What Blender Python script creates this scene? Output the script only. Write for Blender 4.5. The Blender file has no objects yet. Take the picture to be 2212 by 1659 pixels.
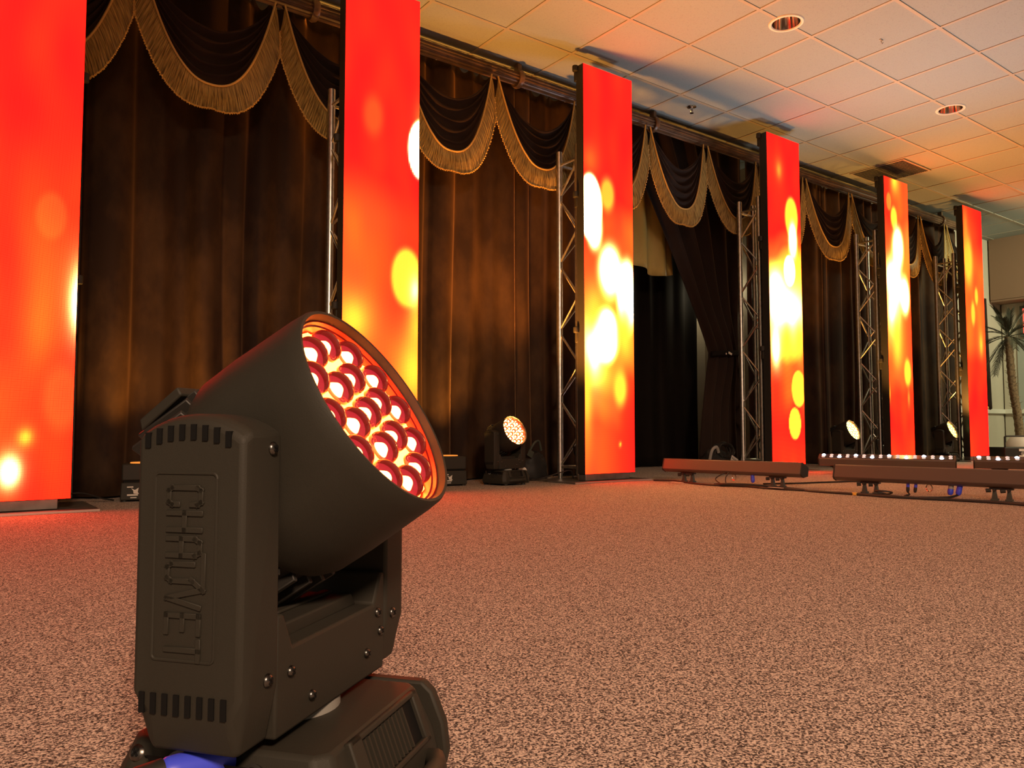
import bpy, bmesh, math, random
from mathutils import Vector, Matrix, noise
random.seed(7)
PI = math.pi
sc = bpy.context.scene
col = sc.collection

# ------------------------------------------------------------------ camera
CAM_Z = 0.385
cam = bpy.data.cameras.new('camera')
cam.sensor_fit = 'HORIZONTAL'; cam.sensor_width = 36.0
cam.lens = 36.0 * 1684.47 / 2212.0
cam.clip_start = 0.02; cam.clip_end = 100
camo = bpy.data.objects.new('camera', cam); col.objects.link(camo)
camo.location = (0, 0, CAM_Z)
camo.rotation_euler = (PI/2 + 0.0575, 0, -0.6404)
sc.camera = camo

# ------------------------------------------------------------------ world, view
w = bpy.data.worlds.new('world'); sc.world = w; w.use_nodes = True
bg = w.node_tree.nodes['Background']
bg.inputs['Color'].default_value = (1.0, 0.80, 0.56, 1)
bg.inputs['Strength'].default_value = 0.17
sc.view_settings.view_transform = 'Standard'
sc.view_settings.look = 'None'
sc.view_settings.gamma = 1.0
sc.view_settings.use_curve_mapping = False
sc.view_settings.exposure = 0.0
sc.cycles.use_denoising = True
sc.cycles.max_bounces = 10
sc.cycles.diffuse_bounces = 4
sc.cycles.transmission_bounces = 8
sc.cycles.sample_clamp_indirect = 4.0
sc.cycles.caustics_refractive = False
sc.cycles.caustics_reflective = False

def lamp(name, kind, loc, energy, color, target=None, size=0.1, angle=60, blend=0.6, sx=None, sy=None):
    l = bpy.data.lights.new(name, kind); l.energy = energy; l.color = color
    if kind == 'SPOT':
        l.spot_size = math.radians(angle); l.spot_blend = blend; l.shadow_soft_size = size
    elif kind == 'AREA':
        l.shape = 'RECTANGLE'; l.size = sx or size; l.size_y = sy or size
    else:
        l.shadow_soft_size = size
    o = bpy.data.objects.new(name, l); col.objects.link(o); o.location = loc
    if target is not None:
        d = Vector(target) - Vector(loc)
        o.rotation_euler = d.to_track_quat('-Z', 'Y').to_euler()
    return o

# added fill lights behind the camera, put in to brighten floor and foreground
lamp('wash_fill', 'SPOT', (-0.7, -3.2, 3.05), 1250, (1.0, 0.67, 0.45), (1.5, 1.2, 0), 0.4, 66, 0.6)
lamp('corner_fill_light', 'AREA', (11.2, 2.2, 3.0), 110, (0.92, 0.95, 0.62), (12.6, 4.4, 0.6), sx=1.2, sy=0.6)  # added fill that brightens the right hand walls, no fitting modelled
lamp('wash_fill', 'SPOT', (-1.6, -2.2, 2.9), 60, (1.0, 0.74, 0.46), (0.6, 0.8, 0.3), 0.4, 90, 0.9)

# ------------------------------------------------------------------ helpers
def tag(o, label=None, cat=None, group=None, kind=None):
    if label: o['label'] = label
    if cat: o['category'] = cat
    if group: o['group'] = group
    if kind: o['kind'] = kind
    return o

def empty(name, label, cat, loc=(0, 0, 0), rz=0.0, group=None):
    o = bpy.data.objects.new(name, None); col.objects.link(o)
    o.empty_display_size = 0.1
    o.location = loc; o.rotation_euler = (0, 0, rz)
    return tag(o, label, cat, group)

class MB:
    """collects shapes, links them as ONE mesh object"""
    def __init__(s):
        s.bm = bmesh.new(); s.mi = 0
    def _f(s, vs):
        try:
            f = s.bm.faces.new(vs); f.material_index = s.mi; return f
        except ValueError:
            return None
    def box(s, c, d, rot=None, taper=None):
        x, y, z = d[0]/2, d[1]/2, d[2]/2
        tx, ty = taper if taper else (1, 1)
        pts = [(-x, -y, -z), (x, -y, -z), (x, y, -z), (-x, y, -z),
               (-x*tx, -y*ty, z), (x*tx, -y*ty, z), (x*tx, y*ty, z), (-x*tx, y*ty, z)]
        m = rot if rot is not None else Matrix.Identity(3)
        v = [s.bm.verts.new(Vector(c) + m @ Vector(p)) for p in pts]
        for q in ((3, 2, 1, 0), (4, 5, 6, 7), (0, 1, 5, 4), (1, 2, 6, 5), (2, 3, 7, 6), (3, 0, 4, 7)):
            s._f([v[i] for i in q])
        return s
    def ring_loft(s, rings, close=True, cap0=True, cap1=True):
        R = [[s.bm.verts.new(p) for p in r] for r in rings]
        n = len(R[0])
        for a, b in zip(R[:-1], R[1:]):
            for i in range(n if close else n-1):
                j = (i+1) % n
                s._f([a[i], a[j], b[j], b[i]])
        if cap0: s._f(list(reversed(R[0])))
        if cap1: s._f(R[-1])
        return s
    def cyl(s, p0, p1, r, seg=12, r1=None, caps=True):
        p0, p1 = Vector(p0), Vector(p1); d = (p1-p0).normalized()
        a = d.orthogonal().normalized(); b = d.cross(a)
        r1 = r if r1 is None else r1
        def ring(p, rr): return [p + (a*math.cos(2*PI*i/seg) + b*math.sin(2*PI*i/seg))*rr for i in range(seg)]
        return s.ring_loft([ring(p0, r), ring(p1, r1)], True, caps, caps)
    def lathe(s, prof, org=(0, 0, 0), axis=(0, 0, 1), seg=32, cap0=False, cap1=False, fn=None):
        d = Vector(axis).normalized(); a = d.orthogonal().normalized(); b = d.cross(a); o = Vector(org)
        rings = []
        for (h, r) in prof:
            rr = []
            for i in range(seg):
                t = 2*PI*i/seg
                p = o + d*h + (a*math.cos(t) + b*math.sin(t))*r
                rr.append(fn(p) if fn else p)
            rings.append(rr)
        return s.ring_loft(rings, True, cap0, cap1)
    def tube(s, path, r, seg=8, closed=False):
        P = [Vector(p) for p in path]; n = len(P); rings = []
        up = Vector((0, 0, 1)); prev = None
        for i in range(n):
            if closed: t = P[(i+1) % n] - P[i-1]
            else: t = P[min(i+1, n-1)] - P[max(i-1, 0)]
            t.normalize()
            a = (prev - t*prev.dot(t)) if prev is not None else t.orthogonal()
            if a.length < 1e-6: a = t.orthogonal()
            a.normalize(); prev = a; b = t.cross(a)
            rr = r[i] if isinstance(r, (list, tuple)) else r
            rings.append([P[i] + (a*math.cos(2*PI*k/seg) + b*math.sin(2*PI*k/seg))*rr for k in range(seg)])
        if closed: rings.append(rings[0]); return s.ring_loft(rings, True, False, False)
        return s.ring_loft(rings)
    def grid(s, fn, nu, nv):
        V = [[s.bm.verts.new(fn(i/nu, j/nv)) for j in range(nv+1)] for i in range(nu+1)]
        for i in range(nu):
            for j in range(nv):
                s._f([V[i][j], V[i+1][j], V[i+1][j+1], V[i][j+1]])
        return s
    def prism(s, poly, fn0, fn1):
        return s.ring_loft([[fn0(p) for p in poly], [fn1(p) for p in poly]])
    def sphere(s, c, r, seg=16, rings=10, scale=(1, 1, 1)):
        m = Matrix.Translation(c) @ Matrix.Diagonal((scale[0], scale[1], scale[2], 1))
        g = bmesh.ops.create_uvsphere(s.bm, u_segments=seg, v_segments=rings, radius=r, matrix=m)
        for v in g['verts']:
            for f in v.link_faces: f.material_index = s.mi
        return s
    def build(s, name, mats, parent=None, smooth=False, bevel=0.0, bseg=2, solid=0.0, angle=40, weld=False, flip=True):
        if weld: bmesh.ops.remove_doubles(s.bm, verts=s.bm.verts, dist=1e-5)
        if flip: bmesh.ops.recalc_face_normals(s.bm, faces=s.bm.faces)
        me = bpy.data.meshes.new(name); s.bm.to_mesh(me); s.bm.free()
        for m in (mats if isinstance(mats, (list, tuple)) else [mats]): me.materials.append(m)
        if smooth:
            me.polygons.foreach_set('use_smooth', [True]*len(me.polygons))
            if angle < 180: me.set_sharp_from_angle(angle=math.radians(angle))
        o = bpy.data.objects.new(name, me); col.objects.link(o)
        if parent: o.parent = parent
        if solid:
            md = o.modifiers.new('solid', 'SOLIDIFY'); md.thickness = solid; md.offset = 0
        if bevel:
            md = o.modifiers.new('bevel', 'BEVEL'); md.width = bevel; md.segments = bseg
            md.limit_method = 'ANGLE'; md.angle_limit = math.radians(30)
            if not smooth:
                me.polygons.foreach_set('use_smooth', [True]*len(me.polygons))
                me.set_sharp_from_angle(angle=math.radians(30))
        return o

def NM(name):
    m = bpy.data.materials.new(name); m.use_nodes = True
    nt = m.node_tree; return m, nt, nt.nodes['Principled BSDF']

def mat(name, c, rough=0.5, metal=0.0, spec=0.5, sheen=0.0, emit=None, estr=1.0, bump=0.0, bscale=200, var=0.0):
    m, nt, p = NM(name)
    p.inputs['Base Color'].default_value = (*c, 1); p.inputs['Roughness'].default_value = rough
    p.inputs['Metallic'].default_value = metal; p.inputs['Specular IOR Level'].default_value = spec
    if sheen: p.inputs['Sheen Weight'].default_value = sheen
    if emit:
        p.inputs['Emission Color'].default_value = (*emit, 1); p.inputs['Emission Strength'].default_value = estr
    if bump or var:
        tc = nt.nodes.new('ShaderNodeTexCoord'); n = nt.nodes.new('ShaderNodeTexNoise')
        n.inputs['Scale'].default_value = bscale; n.inputs['Detail'].default_value = 4
        nt.links.new(tc.outputs['Object'], n.inputs['Vector'])
        if bump:
            b = nt.nodes.new('ShaderNodeBump'); b.inputs['Strength'].default_value = bump; b.inputs['Distance'].default_value = 0.002
            nt.links.new(n.outputs['Fac'], b.inputs['Height']); nt.links.new(b.outputs['Normal'], p.inputs['Normal'])
        if var:
            r = nt.nodes.new('ShaderNodeValToRGB')
            r.color_ramp.elements[0].position = 0.35; r.color_ramp.elements[1].position = 0.65
            r.color_ramp.elements[0].color = (*[x*(1-var) for x in c], 1); r.color_ramp.elements[1].color = (*[min(1, x*(1+var)) for x in c], 1)
            nt.links.new(n.outputs['Fac'], r.inputs['Fac']); nt.links.new(r.outputs['Color'], p.inputs['Base Color'])
    return m

# ------------------------------------------------------------------ materials
M = {}
M['black_plastic'] = mat('black plastic', (0.030, 0.027, 0.020), 0.62, spec=0.35, bump=0.12, bscale=900)
M['black_metal'] = mat('black metal', (0.028, 0.026, 0.023), 0.5, spec=0.4)
M['deep_black'] = mat('deep black', (0.006, 0.006, 0.006), 0.7, spec=0.2)
M['screw'] = mat('dark screw steel', (0.16, 0.15, 0.14), 0.28, metal=1.0)
M['steel'] = mat('brushed aluminium', (0.62, 0.60, 0.55), 0.34, metal=1.0, var=0.12, bscale=40)
M['plate'] = mat('steel plate', (0.20, 0.19, 0.17), 0.42, metal=0.6, var=0.2, bscale=12)
M['plate_edge'] = mat('plate edge with painted glint', (0.62, 0.58, 0.5), 0.35, metal=0.7)  # light caught along the plate edge, painted as a paler metal
M['velvet'] = None
M['blue'] = mat('blue plastic', (0.06, 0.09, 0.85), 0.4)
M['grey_plastic'] = mat('grey plastic', (0.35, 0.34, 0.31), 0.45)
M['white_paper'] = mat('white paper', (0.75, 0.70, 0.62), 0.7)
M['paint'] = mat('beige wall paint', (0.52, 0.46, 0.36), 0.8, bump=0.05, bscale=90)
M['soffit'] = mat('brown wall paint', (0.22, 0.125, 0.075), 0.8, bump=0.05, bscale=90)
M['white_trim'] = mat('white painted wood', (0.72, 0.68, 0.58), 0.5)
M['grey_paint'] = mat('grey green paint', (0.36, 0.37, 0.32), 0.7)
M['rod'] = mat('dark stained wood', (0.15, 0.085, 0.045), 0.36, var=0.3, bscale=9)
M['rubber'] = mat('black rubber cable', (0.020, 0.018, 0.016), 0.55)
M['bag'] = mat('black nylon', (0.015, 0.014, 0.013), 0.65, bump=0.5, bscale=60)
M['chrome'] = mat('polished metal', (0.75, 0.72, 0.68), 0.12, metal=1.0)
M['tape_yellow'] = mat('yellow tape', (0.75, 0.50, 0.08), 0.6)
M['pot'] = mat('pale pink pot', (0.62, 0.45, 0.38), 0.55)
M['trunk'] = mat('palm trunk', (0.20, 0.13, 0.07), 0.9, bump=0.8, bscale=40, var=0.4)
M['frond'] = mat('palm leaf', (0.045, 0.045, 0.025), 0.6, var=0.3, bscale=20)

def velvet(name, c, c2, rough=0.75, sh=0.6, scale=3.2):
    m, nt, p = NM(name)
    tc = nt.nodes.new('ShaderNodeTexCoord'); mp = nt.nodes.new('ShaderNodeMapping')
    mp.inputs['Scale'].default_value = (1, 1, 0.55)
    n = nt.nodes.new('ShaderNodeTexNoise'); n.inputs['Scale'].default_value = scale; n.inputs['Detail'].default_value = 7
    n.inputs['Roughness'].default_value = 0.62
    r = nt.nodes.new('ShaderNodeValToRGB'); r.color_ramp.elements[0].position = 0.42; r.color_ramp.elements[1].position = 0.68
    r.color_ramp.elements[0].color = (*c, 1); r.color_ramp.elements[1].color = (*c2, 1)
    nt.links.new(tc.outputs['Object'], mp.inputs['Vector']); nt.links.new(mp.outputs['Vector'], n.inputs['Vector'])
    nt.links.new(n.outputs['Fac'], r.inputs['Fac']); nt.links.new(r.outputs['Color'], p.inputs['Base Color'])
    n2 = nt.nodes.new('ShaderNodeTexNoise'); n2.inputs['Scale'].default_value = 350
    nt.links.new(tc.outputs['Object'], n2.inputs['Vector'])
    b = nt.nodes.new('ShaderNodeBump'); b.inputs['Strength'].default_value = 0.15; b.inputs['Distance'].default_value = 0.001
    nt.links.new(n2.outputs['Fac'], b.inputs['Height']); nt.links.new(b.outputs['Normal'], p.inputs['Normal'])
    p.inputs['Roughness'].default_value = rough; p.inputs['Specular IOR Level'].default_value = 0.15
    p.inputs['Sheen Weight'].default_value = sh; p.inputs['Sheen Roughness'].default_value = 0.35
    p.inputs['Sheen Tint'].default_value = (*[min(1, x*6+0.02) for x in c2], 1)
    return m
M['velvet'] = velvet('brown black velvet', (0.026, 0.014, 0.009), (0.070, 0.038, 0.018))
M['swag_velvet'] = velvet('swag velvet', (0.020, 0.012, 0.009), (0.032, 0.019, 0.013), scale=1.5)
M['black_drape'] = velvet('black drape', (0.008, 0.006, 0.005), (0.012, 0.009, 0.007), sh=0.15)
M['gold_cloth'] = velvet('gold satin', (0.50, 0.38, 0.11), (0.60, 0.46, 0.15), rough=0.45, sh=0.0)

def fringe_mat():
    m, nt, p = NM('gold fringe')
    uv = nt.nodes.new('ShaderNodeUVMap'); sp = nt.nodes.new('ShaderNodeSeparateXYZ')
    n = nt.nodes.new('ShaderNodeTexNoise'); n.noise_dimensions = '2D'; n.inputs['Scale'].default_value = 1.0; n.inputs['Detail'].default_value = 2
    mp = nt.nodes.new('ShaderNodeMapping'); mp.inputs['Scale'].default_value = (170, 1.6, 1)
    nt.links.new(uv.outputs['UV'], mp.inputs['Vector']); nt.links.new(mp.outputs['Vector'], n.inputs['Vector'])
    r = nt.nodes.new('ShaderNodeValToRGB')
    r.color_ramp.elements[0].position = 0.35; r.color_ramp.elements[0].color = (0.17, 0.105, 0.025, 1)
    r.color_ramp.elements[1].position = 0.6; r.color_ramp.elements[1].color = (0.50, 0.345, 0.10, 1)
    nt.links.new(n.outputs['Fac'], r.inputs['Fac']); nt.links.new(r.outputs['Color'], p.inputs['Base Color'])
    b = nt.nodes.new('ShaderNodeBump'); b.inputs['Strength'].default_value = 0.7; b.inputs['Distance'].default_value = 0.004
    nt.links.new(n.outputs['Fac'], b.inputs['Height']); nt.links.new(b.outputs['Normal'], p.inputs['Normal'])
    p.inputs['Roughness'].default_value = 0.5
    return m
M['fringe'] = fringe_mat()
M['braid'] = mat('gold braid', (0.62, 0.40, 0.12), 0.45, bump=0.6, bscale=300)

def carpet_mat():
    m, nt, p = NM('heathered carpet')
    tc = nt.nodes.new('ShaderNodeTexCoord')
    v = nt.nodes.new('ShaderNodeTexNoise'); v.inputs['Scale'].default_value = 215; v.inputs['Detail'].default_value = 3; v.inputs['Roughness'].default_value = 0.75
    v2 = nt.nodes.new('ShaderNodeTexVoronoi'); v2.inputs['Scale'].default_value = 400
    nt.links.new(tc.outputs['Object'], v.inputs['Vector']); nt.links.new(tc.outputs['Object'], v2.inputs['Vector'])
    sep = nt.nodes.new('ShaderNodeSeparateColor'); nt.links.new(v2.outputs['Color'], sep.inputs['Color'])
    mx = nt.nodes.new('ShaderNodeMath'); mx.operation = 'MULTIPLY_ADD'; mx.inputs[1].default_value = 0.36
    nt.links.new(sep.outputs['Red'], mx.inputs[0])
    sc2 = nt.nodes.new('ShaderNodeMath'); sc2.operation = 'MULTIPLY'; sc2.inputs[1].default_value = 0.66
    nt.links.new(v.outputs['Fac'], sc2.inputs[0]); nt.links.new(sc2.outputs[0], mx.inputs[2])
    r = nt.nodes.new('ShaderNodeValToRGB'); cr = r.color_ramp
    cr.elements[0].position = 0.39; cr.elements[0].color = (0.060, 0.050, 0.046, 1)
    cr.elements[1].position = 0.63; cr.elements[1].color = (0.80, 0.69, 0.58, 1)
    e = cr.elements.new(0.50); e.color = (0.33, 0.275, 0.24, 1)
    nt.links.new(mx.outputs[0], r.inputs['Fac']); nt.links.new(r.outputs['Color'], p.inputs['Base Color'])
    b = nt.nodes.new('ShaderNodeBump'); b.inputs['Strength'].default_value = 0.6; b.inputs['Distance'].default_value = 0.003
    nt.links.new(mx.outputs[0], b.inputs['Height']); nt.links.new(b.outputs['Normal'], p.inputs['Normal'])
    p.inputs['Roughness'].default_value = 0.95; p.inputs['Specular IOR Level'].default_value = 0.1
    return m
M['carpet'] = carpet_mat()

def ceil_mat():
    m, nt, p = NM('ceiling tile')
    tc = nt.nodes.new('ShaderNodeTexCoord')
    n = nt.nodes.new('ShaderNodeTexNoise'); n.inputs['Scale'].default_value = 130; n.inputs['Detail'].default_value = 6
    nt.links.new(tc.outputs['Object'], n.inputs['Vector'])
    r = nt.nodes.new('ShaderNodeValToRGB'); r.color_ramp.elements[0].position = 0.25; r.color_ramp.elements[1].position = 0.45
    r.color_ramp.elements[0].color = (0.25, 0.285, 0.27, 1); r.color_ramp.elements[1].color = (0.325, 0.365, 0.35, 1)
    nt.links.new(n.outputs['Fac'], r.inputs['Fac']); nt.links.new(r.outputs['Color'], p.inputs['Base Color'])
    b = nt.nodes.new('ShaderNodeBump'); b.inputs['Strength'].default_value = 0.15; b.inputs['Distance'].default_value = 0.002
    nt.links.new(n.outputs['Fac'], b.inputs['Height']); nt.links.new(b.outputs['Normal'], p.inputs['Normal'])
    p.inputs['Roughness'].default_value = 0.9; p.inputs['Specular IOR Level'].default_value = 0.1
    return m
M['ceil'] = ceil_mat()
M['tbar'] = mat('ceiling grid metal', (0.37, 0.34, 0.27), 0.5)

# ------------------------------------------------------------------ setting
CEIL = 3.212
BACK = 5.02
def struct(mb, name, m, **k):
    o = mb.build(name, m, **k); o['kind'] = 'structure'; return o
struct(MB().box((5, 0.6, -0.05), (18, 10.4, 0.1)), 'floor', M['carpet'])
CANS = [(4.69, 3.09), (7.15, 3.10)]
def ceiling_mesh():
    m = MB(); hs = 0.2
    xs = sorted([-4.0, 14.0] + [c[0]+k*hs for c in CANS for k in (-1, 1)])
    y0, y1 = -4.6, 5.8; cy = 3.095
    def q(xa, xb, ya, yb):
        m._f([m.bm.verts.new((xa, ya, CEIL)), m.bm.verts.new((xa, yb, CEIL)), m.bm.verts.new((xb, yb, CEIL)), m.bm.verts.new((xb, ya, CEIL))])
    q(xs[0], xs[-1], y0, cy-hs); q(xs[0], xs[-1], cy+hs, y1)
    for a, b in ((xs[0], xs[1]), (xs[2], xs[3]), (xs[4], xs[5])): q(a, b, cy-hs, cy+hs)
    n = 32
    for (cx, _) in CANS:                     # a round hole for each recessed light
        inn, out = [], []
        for i in range(n):
            t = 2*PI*i/n; c, s_ = math.cos(t), math.sin(t); k = hs/max(abs(c), abs(s_))
            inn.append(m.bm.verts.new((cx+0.094*c, cy+0.094*s_, CEIL))); out.append(m.bm.verts.new((cx+k*c, cy+k*s_, CEIL)))
        for i in range(n): m._f([inn[i], out[i], out[(i+1) % n], inn[(i+1) % n]])
    m.box((5, 0.6, CEIL+0.3), (18, 10.4, 0.08))
    return m
struct(ceiling_mesh(), 'ceiling', M['ceil'])
g = MB()
A = 0.6096
for i in range(-10, 20):
    x = 3.1733 + A*i
    if -3.9 < x < 13.9: g.box((x, 0.6, CEIL-0.002), (0.024, 10.4, 0.006))
for j in range(-1, 15):
    y = 4.3225 - 0.6119*j
    if not -4.5 < y < 5.7: continue
    cuts = [-4.0] + ([4.69-.117, 4.69+.117, 7.15-.117, 7.15+.117] if j == 2 else []) + [14.0]
    for a_, b_ in zip(cuts[::2], cuts[1::2]): g.box(((a_+b_)/2, y, CEIL-0.0025), (b_-a_, 0.024, 0.006))
struct(g, 'trim_1', M['tbar'])
# back wall with the doorway recess
struct(MB().box((0.3, BACK+0.06, CEIL/2), (8.6, 0.12, CEIL)).box((10.5, BACK+0.06, CEIL/2), (7.0, 0.12, CEIL))
       .box((4.54, BACK+0.42, CEIL/2), (0.12, 0.72, CEIL)).box((7.06, BACK+0.42, CEIL/2), (0.12, 0.72, CEIL))
       .box((5.8, BACK+0.76, CEIL/2), (2.6, 0.08, CEIL)), 'wall_back', M['paint'])
struct(MB().box((13.1, 1.5, CEIL/2), (0.16, 7.0, CEIL)), 'wall_right', M['paint'])
struct(MB().box((12.83, 1.4, (2.30+CEIL)/2), (0.38, 7.2, CEIL-2.30)).box((12.835, 1.4, 2.285), (0.37, 7.2, 0.03)), 'trim_2', M['soffit'])
struct(MB().box((12.0, BACK-0.018, 0.645), (2.04, 0.036, 0.07)).box((13.0, 1.5, 0.645), (0.036, 7.0, 0.07)), 'trim_3', M['white_trim'], bevel=0.008)
struct(MB().box((13.012, 3.75, 1.27), (0.016, 2.1, 1.18)).box((13.012, 3.75, 0.30), (0.016, 2.1, 0.56)), 'trim_4', M['grey_paint'])
struct(MB().box((12.0, BACK-0.01, 0.06), (2.0, 0.02, 0.12)), 'baseboard_back', M['white_trim'])

# ceiling fittings
def can_light(x, y, label):
    t = empty('recessed_can_light', label, 'ceiling light', (x, y, CEIL), group='recessed can lights in the ceiling')
    MB().lathe([(-0.001, 0.120), (-0.008, 0.115), (-0.009, 0.100), (-0.001, 0.094)], seg=40).build('trim_ring', M['white_trim'], t, smooth=True)
    MB().lathe([(-0.003, 0.0935), (0.03, 0.090), (0.08, 0.082), (0.13, 0.068), (0.15, 0.04)], seg=40, cap1=True).build('reflector', M['chrome'], t, smooth=True)
can_light(4.69, 3.095, 'round recessed ceiling light with shiny reflector, the larger one towards the top of the picture')
can_light(7.15, 3.095, 'round recessed ceiling light with shiny reflector, the smaller and further of the two')
t = empty('fire_sprinkler', 'small chrome fire sprinkler hanging from the ceiling between two screens', 'sprinkler', (5.27, 4.43, CEIL))
MB().lathe([(0, 0.042), (-0.006, 0.040), (-0.012, 0.018), (-0.014, 0.011)], seg=24, cap1=True).build('escutcheon', M['chrome'], t, smooth=True)
MB().cyl((0, 0, -0.012), (0, 0, -0.030), 0.011, 12).tube([(0.010, 0, -0.028), (0.016, 0, -0.042), (0.004, 0, -0.056)], 0.0025, 6).tube([(-0.010, 0, -0.028), (-0.016, 0, -0.042), (-0.004, 0, -0.056)], 0.0025, 6).cyl((0, 0, -0.03), (0, 0, -0.056), 0.003, 8).build('nozzle', M['chrome'], t, smooth=True)
MB().cyl((0, 0, -0.056), (0, 0, -0.059), 0.017, 16).build('deflector', M['chrome'], t)
hk = MB().tube([(0, 0, 0), (0, 0, -0.02), (0.012, 0, -0.03), (0.02, 0, -0.018), (0.034, 0.004, -0.012)], 0.0028, 6).box((0, 0, -0.003), (0.03, 0.012, 0.006)).build('ceiling_hook', M['grey_plastic'])
hk.location = (5.45, 2.82, CEIL); tag(hk, 'tiny metal clip hook fixed to a ceiling tile near the recessed light', 'hook')
t = empty('air_vent', 'square grey air return grille set in the ceiling above the fifth screen', 'vent', (8.365, 4.27, CEIL))
MB().box((0, 0.29, -0.007), (0.60, 0.02, 0.014)).box((0, -0.29, -0.007), (0.60, 0.02, 0.014)).box((0.29, 0, -0.007), (0.02, 0.56, 0.014)).box((-0.29, 0, -0.007), (0.02, 0.56, 0.014)).build('vent_frame', M['tbar'], t)
vg = MB().box((0, 0, -0.003), (0.56, 0.56, 0.004))
for i in range(26): vg.box((0, -0.27+i*0.0216, -0.009), (0.56, 0.004, 0.010))
vg.build('grille', mat('grey grille', (0.13, 0.125, 0.10), 0.7), t)

# ------------------------------------------------------------------ curtain rod
RY, RZ = 4.70, 3.090
t = empty('curtain_rod', 'long fluted dark wood curtain rod running under the ceiling', 'curtain rod', (4.8, RY, RZ))
def flute(i, n=72): return 0.047 + 0.0045*(1 if (i // 3) % 2 else -1)
n = 72; rg = []
for x in (-5.8, 6.62):
    rg.append([(x, math.cos(2*PI*i/n)*flute(i), math.sin(2*PI*i/n)*flute(i)) for i in range(n)])
MB().ring_loft(rg).build('pole', M['rod'], t)
for bx in (-2.9, 0.27, 5.66, -1.24):
    MB().lathe([(-0.022, 0.052), (-0.022, 0.066), (0.0, 0.074), (0.022, 0.066), (0.022, 0.052)], (bx, 0, 0.0), (1, 0, 0), 28).box((bx, 0.0, 0.088), (0.035, 0.05, 0.05)).build('bracket', M['rod'], t, smooth=True)
MB().lathe([(0, 0.05), (0.015, 0.062), (0.03, 0.045), (0.06, 0.062), (0.09, 0.055), (0.11, 0.02)], (6.62, 0, 0), (1, 0, 0), 24, cap1=True).build('finial', M['rod'], t, smooth=True)

# ------------------------------------------------------------------ curtains
CY = 4.88
def foldy(x, seed, amp=0.045):
    v = 0
    v += math.sin(x*2*PI/0.62 + seed*1.7 + 1.3*math.sin(x*2.1+seed))*0.55
    v += math.sin(x*2*PI/0.27 + seed*2.3 + 1.1*math.sin(x*3.7+seed*0.6))*0.45
    v = math.copysign(abs(v)**0.6, v)
    return v*amp
def curtain(x0, x1, label, seed, mt='velvet', ztop=3.165, zbot=0.012, y=CY, amp=0.075, tape=True, group='velvet curtains hung from the rod', name='velvet_curtain'):
    nu = int((x1-x0)/0.0125); hk = 0.105
    def fn(a, b):
        x = x0 + (x1-x0)*a
        z = zbot + (ztop-zbot)*b
        k = 0.75 + 0.25*(1-b)
        yy = y + foldy(x, seed, amp*k) + 0.012*noise.noise(Vector((x*1.4, z*0.8, seed)))
        xx = x + 0.03*math.sin(z*1.3+x*4+seed)*(1-b)*min(1, 4*a, 4*(1-a))
        if b == 1: z -= 0.055*abs(math.sin(PI*(x-x0)/hk))**1.0 * (0.65+0.35*math.sin(x*7+seed))
        return Vector((xx, yy, z))
    m = MB().grid(fn, nu, 26)
    o = m.build(name, M[mt], None, smooth=True, solid=0.004, angle=180, flip=False)
    tag(o, label, 'curtain', group)
    if tape:
        tp = MB(); k = 0; x = x0 + hk/2
        while x < x1-0.03:
            ww = 0.028*(0.6+0.4*math.sin(k*2.4+seed)**2); dd = 0.085*(0.8+0.2*math.cos(k*1.7+seed))
            yy = y - 0.094
            tp.prism([(-ww, 0), (ww, 0), (ww*0.25, -dd), (-ww*0.3, -dd)], lambda p: Vector((x+p[0], yy, 3.165+p[1])), lambda p: Vector((x+p[0], yy+0.004, 3.165+p[1])))
            x += hk; k += 1
        tp.box(((x0+x1)/2, y-0.092, 3.165), (x1-x0-0.05, 0.006, 0.012)).build('header_tape', M['white_paper'], o)
    return o
curtain(-0.95, 0.62, 'dark brown velvet curtain behind the leftmost LED screen', 1.0)
curtain(0.64, 2.28, 'dark brown velvet curtain with amber sheen between the first and second screens', 2.6)
curtain(2.30, 3.62, 'dark brown velvet curtain just right of the second screen, behind the red lit moving head', 4.1)
curtain(3.64, 4.72, 'dark velvet curtain directly behind the third screen, left of the doorway', 5.9)
curtain(6.62, 7.95, 'black velvet curtain right of the fourth screen, left of the fifth', 7.7)
curtain(7.97, 9.25, 'black velvet curtain behind and just right of the fifth screen', 8.8)
curtain(9.27, 11.35, 'black velvet curtain behind the rightmost screen at the end of the rod', 9.9)
# plain black drape hung deep in the doorway
curtain(4.62, 6.60, 'flat black drape filling the dark doorway behind the tied back curtain', 3.3, 'black_drape', 3.10, 0.01, 5.52, 0.02, False, None, 'black_drape')
# tied-back curtain at the doorway
def tied(a, b):
    z = 0.10 + 3.065*b
    zt = 1.10
    if z > zt:
        k = (z-zt)/(3.165-zt); k2 = k**1.1
        xl = 6.00*(1-k2) + 4.78*k2; xr = 6.40 + 0.18*min(1, k*1.6)
    else:
        k = (zt-z)/zt
        e = k**0.8
        xl = 6.00 - 0.17*e; xr = 6.40 + 0.18*e
    if b == 0: z += 0.0
    # hem sags lower towards the right
    z -= 0.06*a*(1-b)
    x = xl + (xr-xl)*a
    pinch = math.exp(-((z-zt)/0.35)**2)
    y = CY - 0.02 - 0.09*pinch*math.sin(PI*a) + (0.035+0.01*pinch)*math.sin(a*2*PI*5.2+0.5)*(0.6+0.4*abs(z-zt)) + 0.012*noise.noise(Vector((a*6, z*1.2, 4)))
    return Vector((x, y, z))
tc_ = MB().grid(tied, 110, 60).build('tied_back_curtain', M['swag_velvet'], None, smooth=True, solid=0.004, angle=180, flip=False)
tag(tc_, 'black velvet curtain gathered and tied back at the right side of the doorway', 'curtain')
tb = MB()
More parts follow.
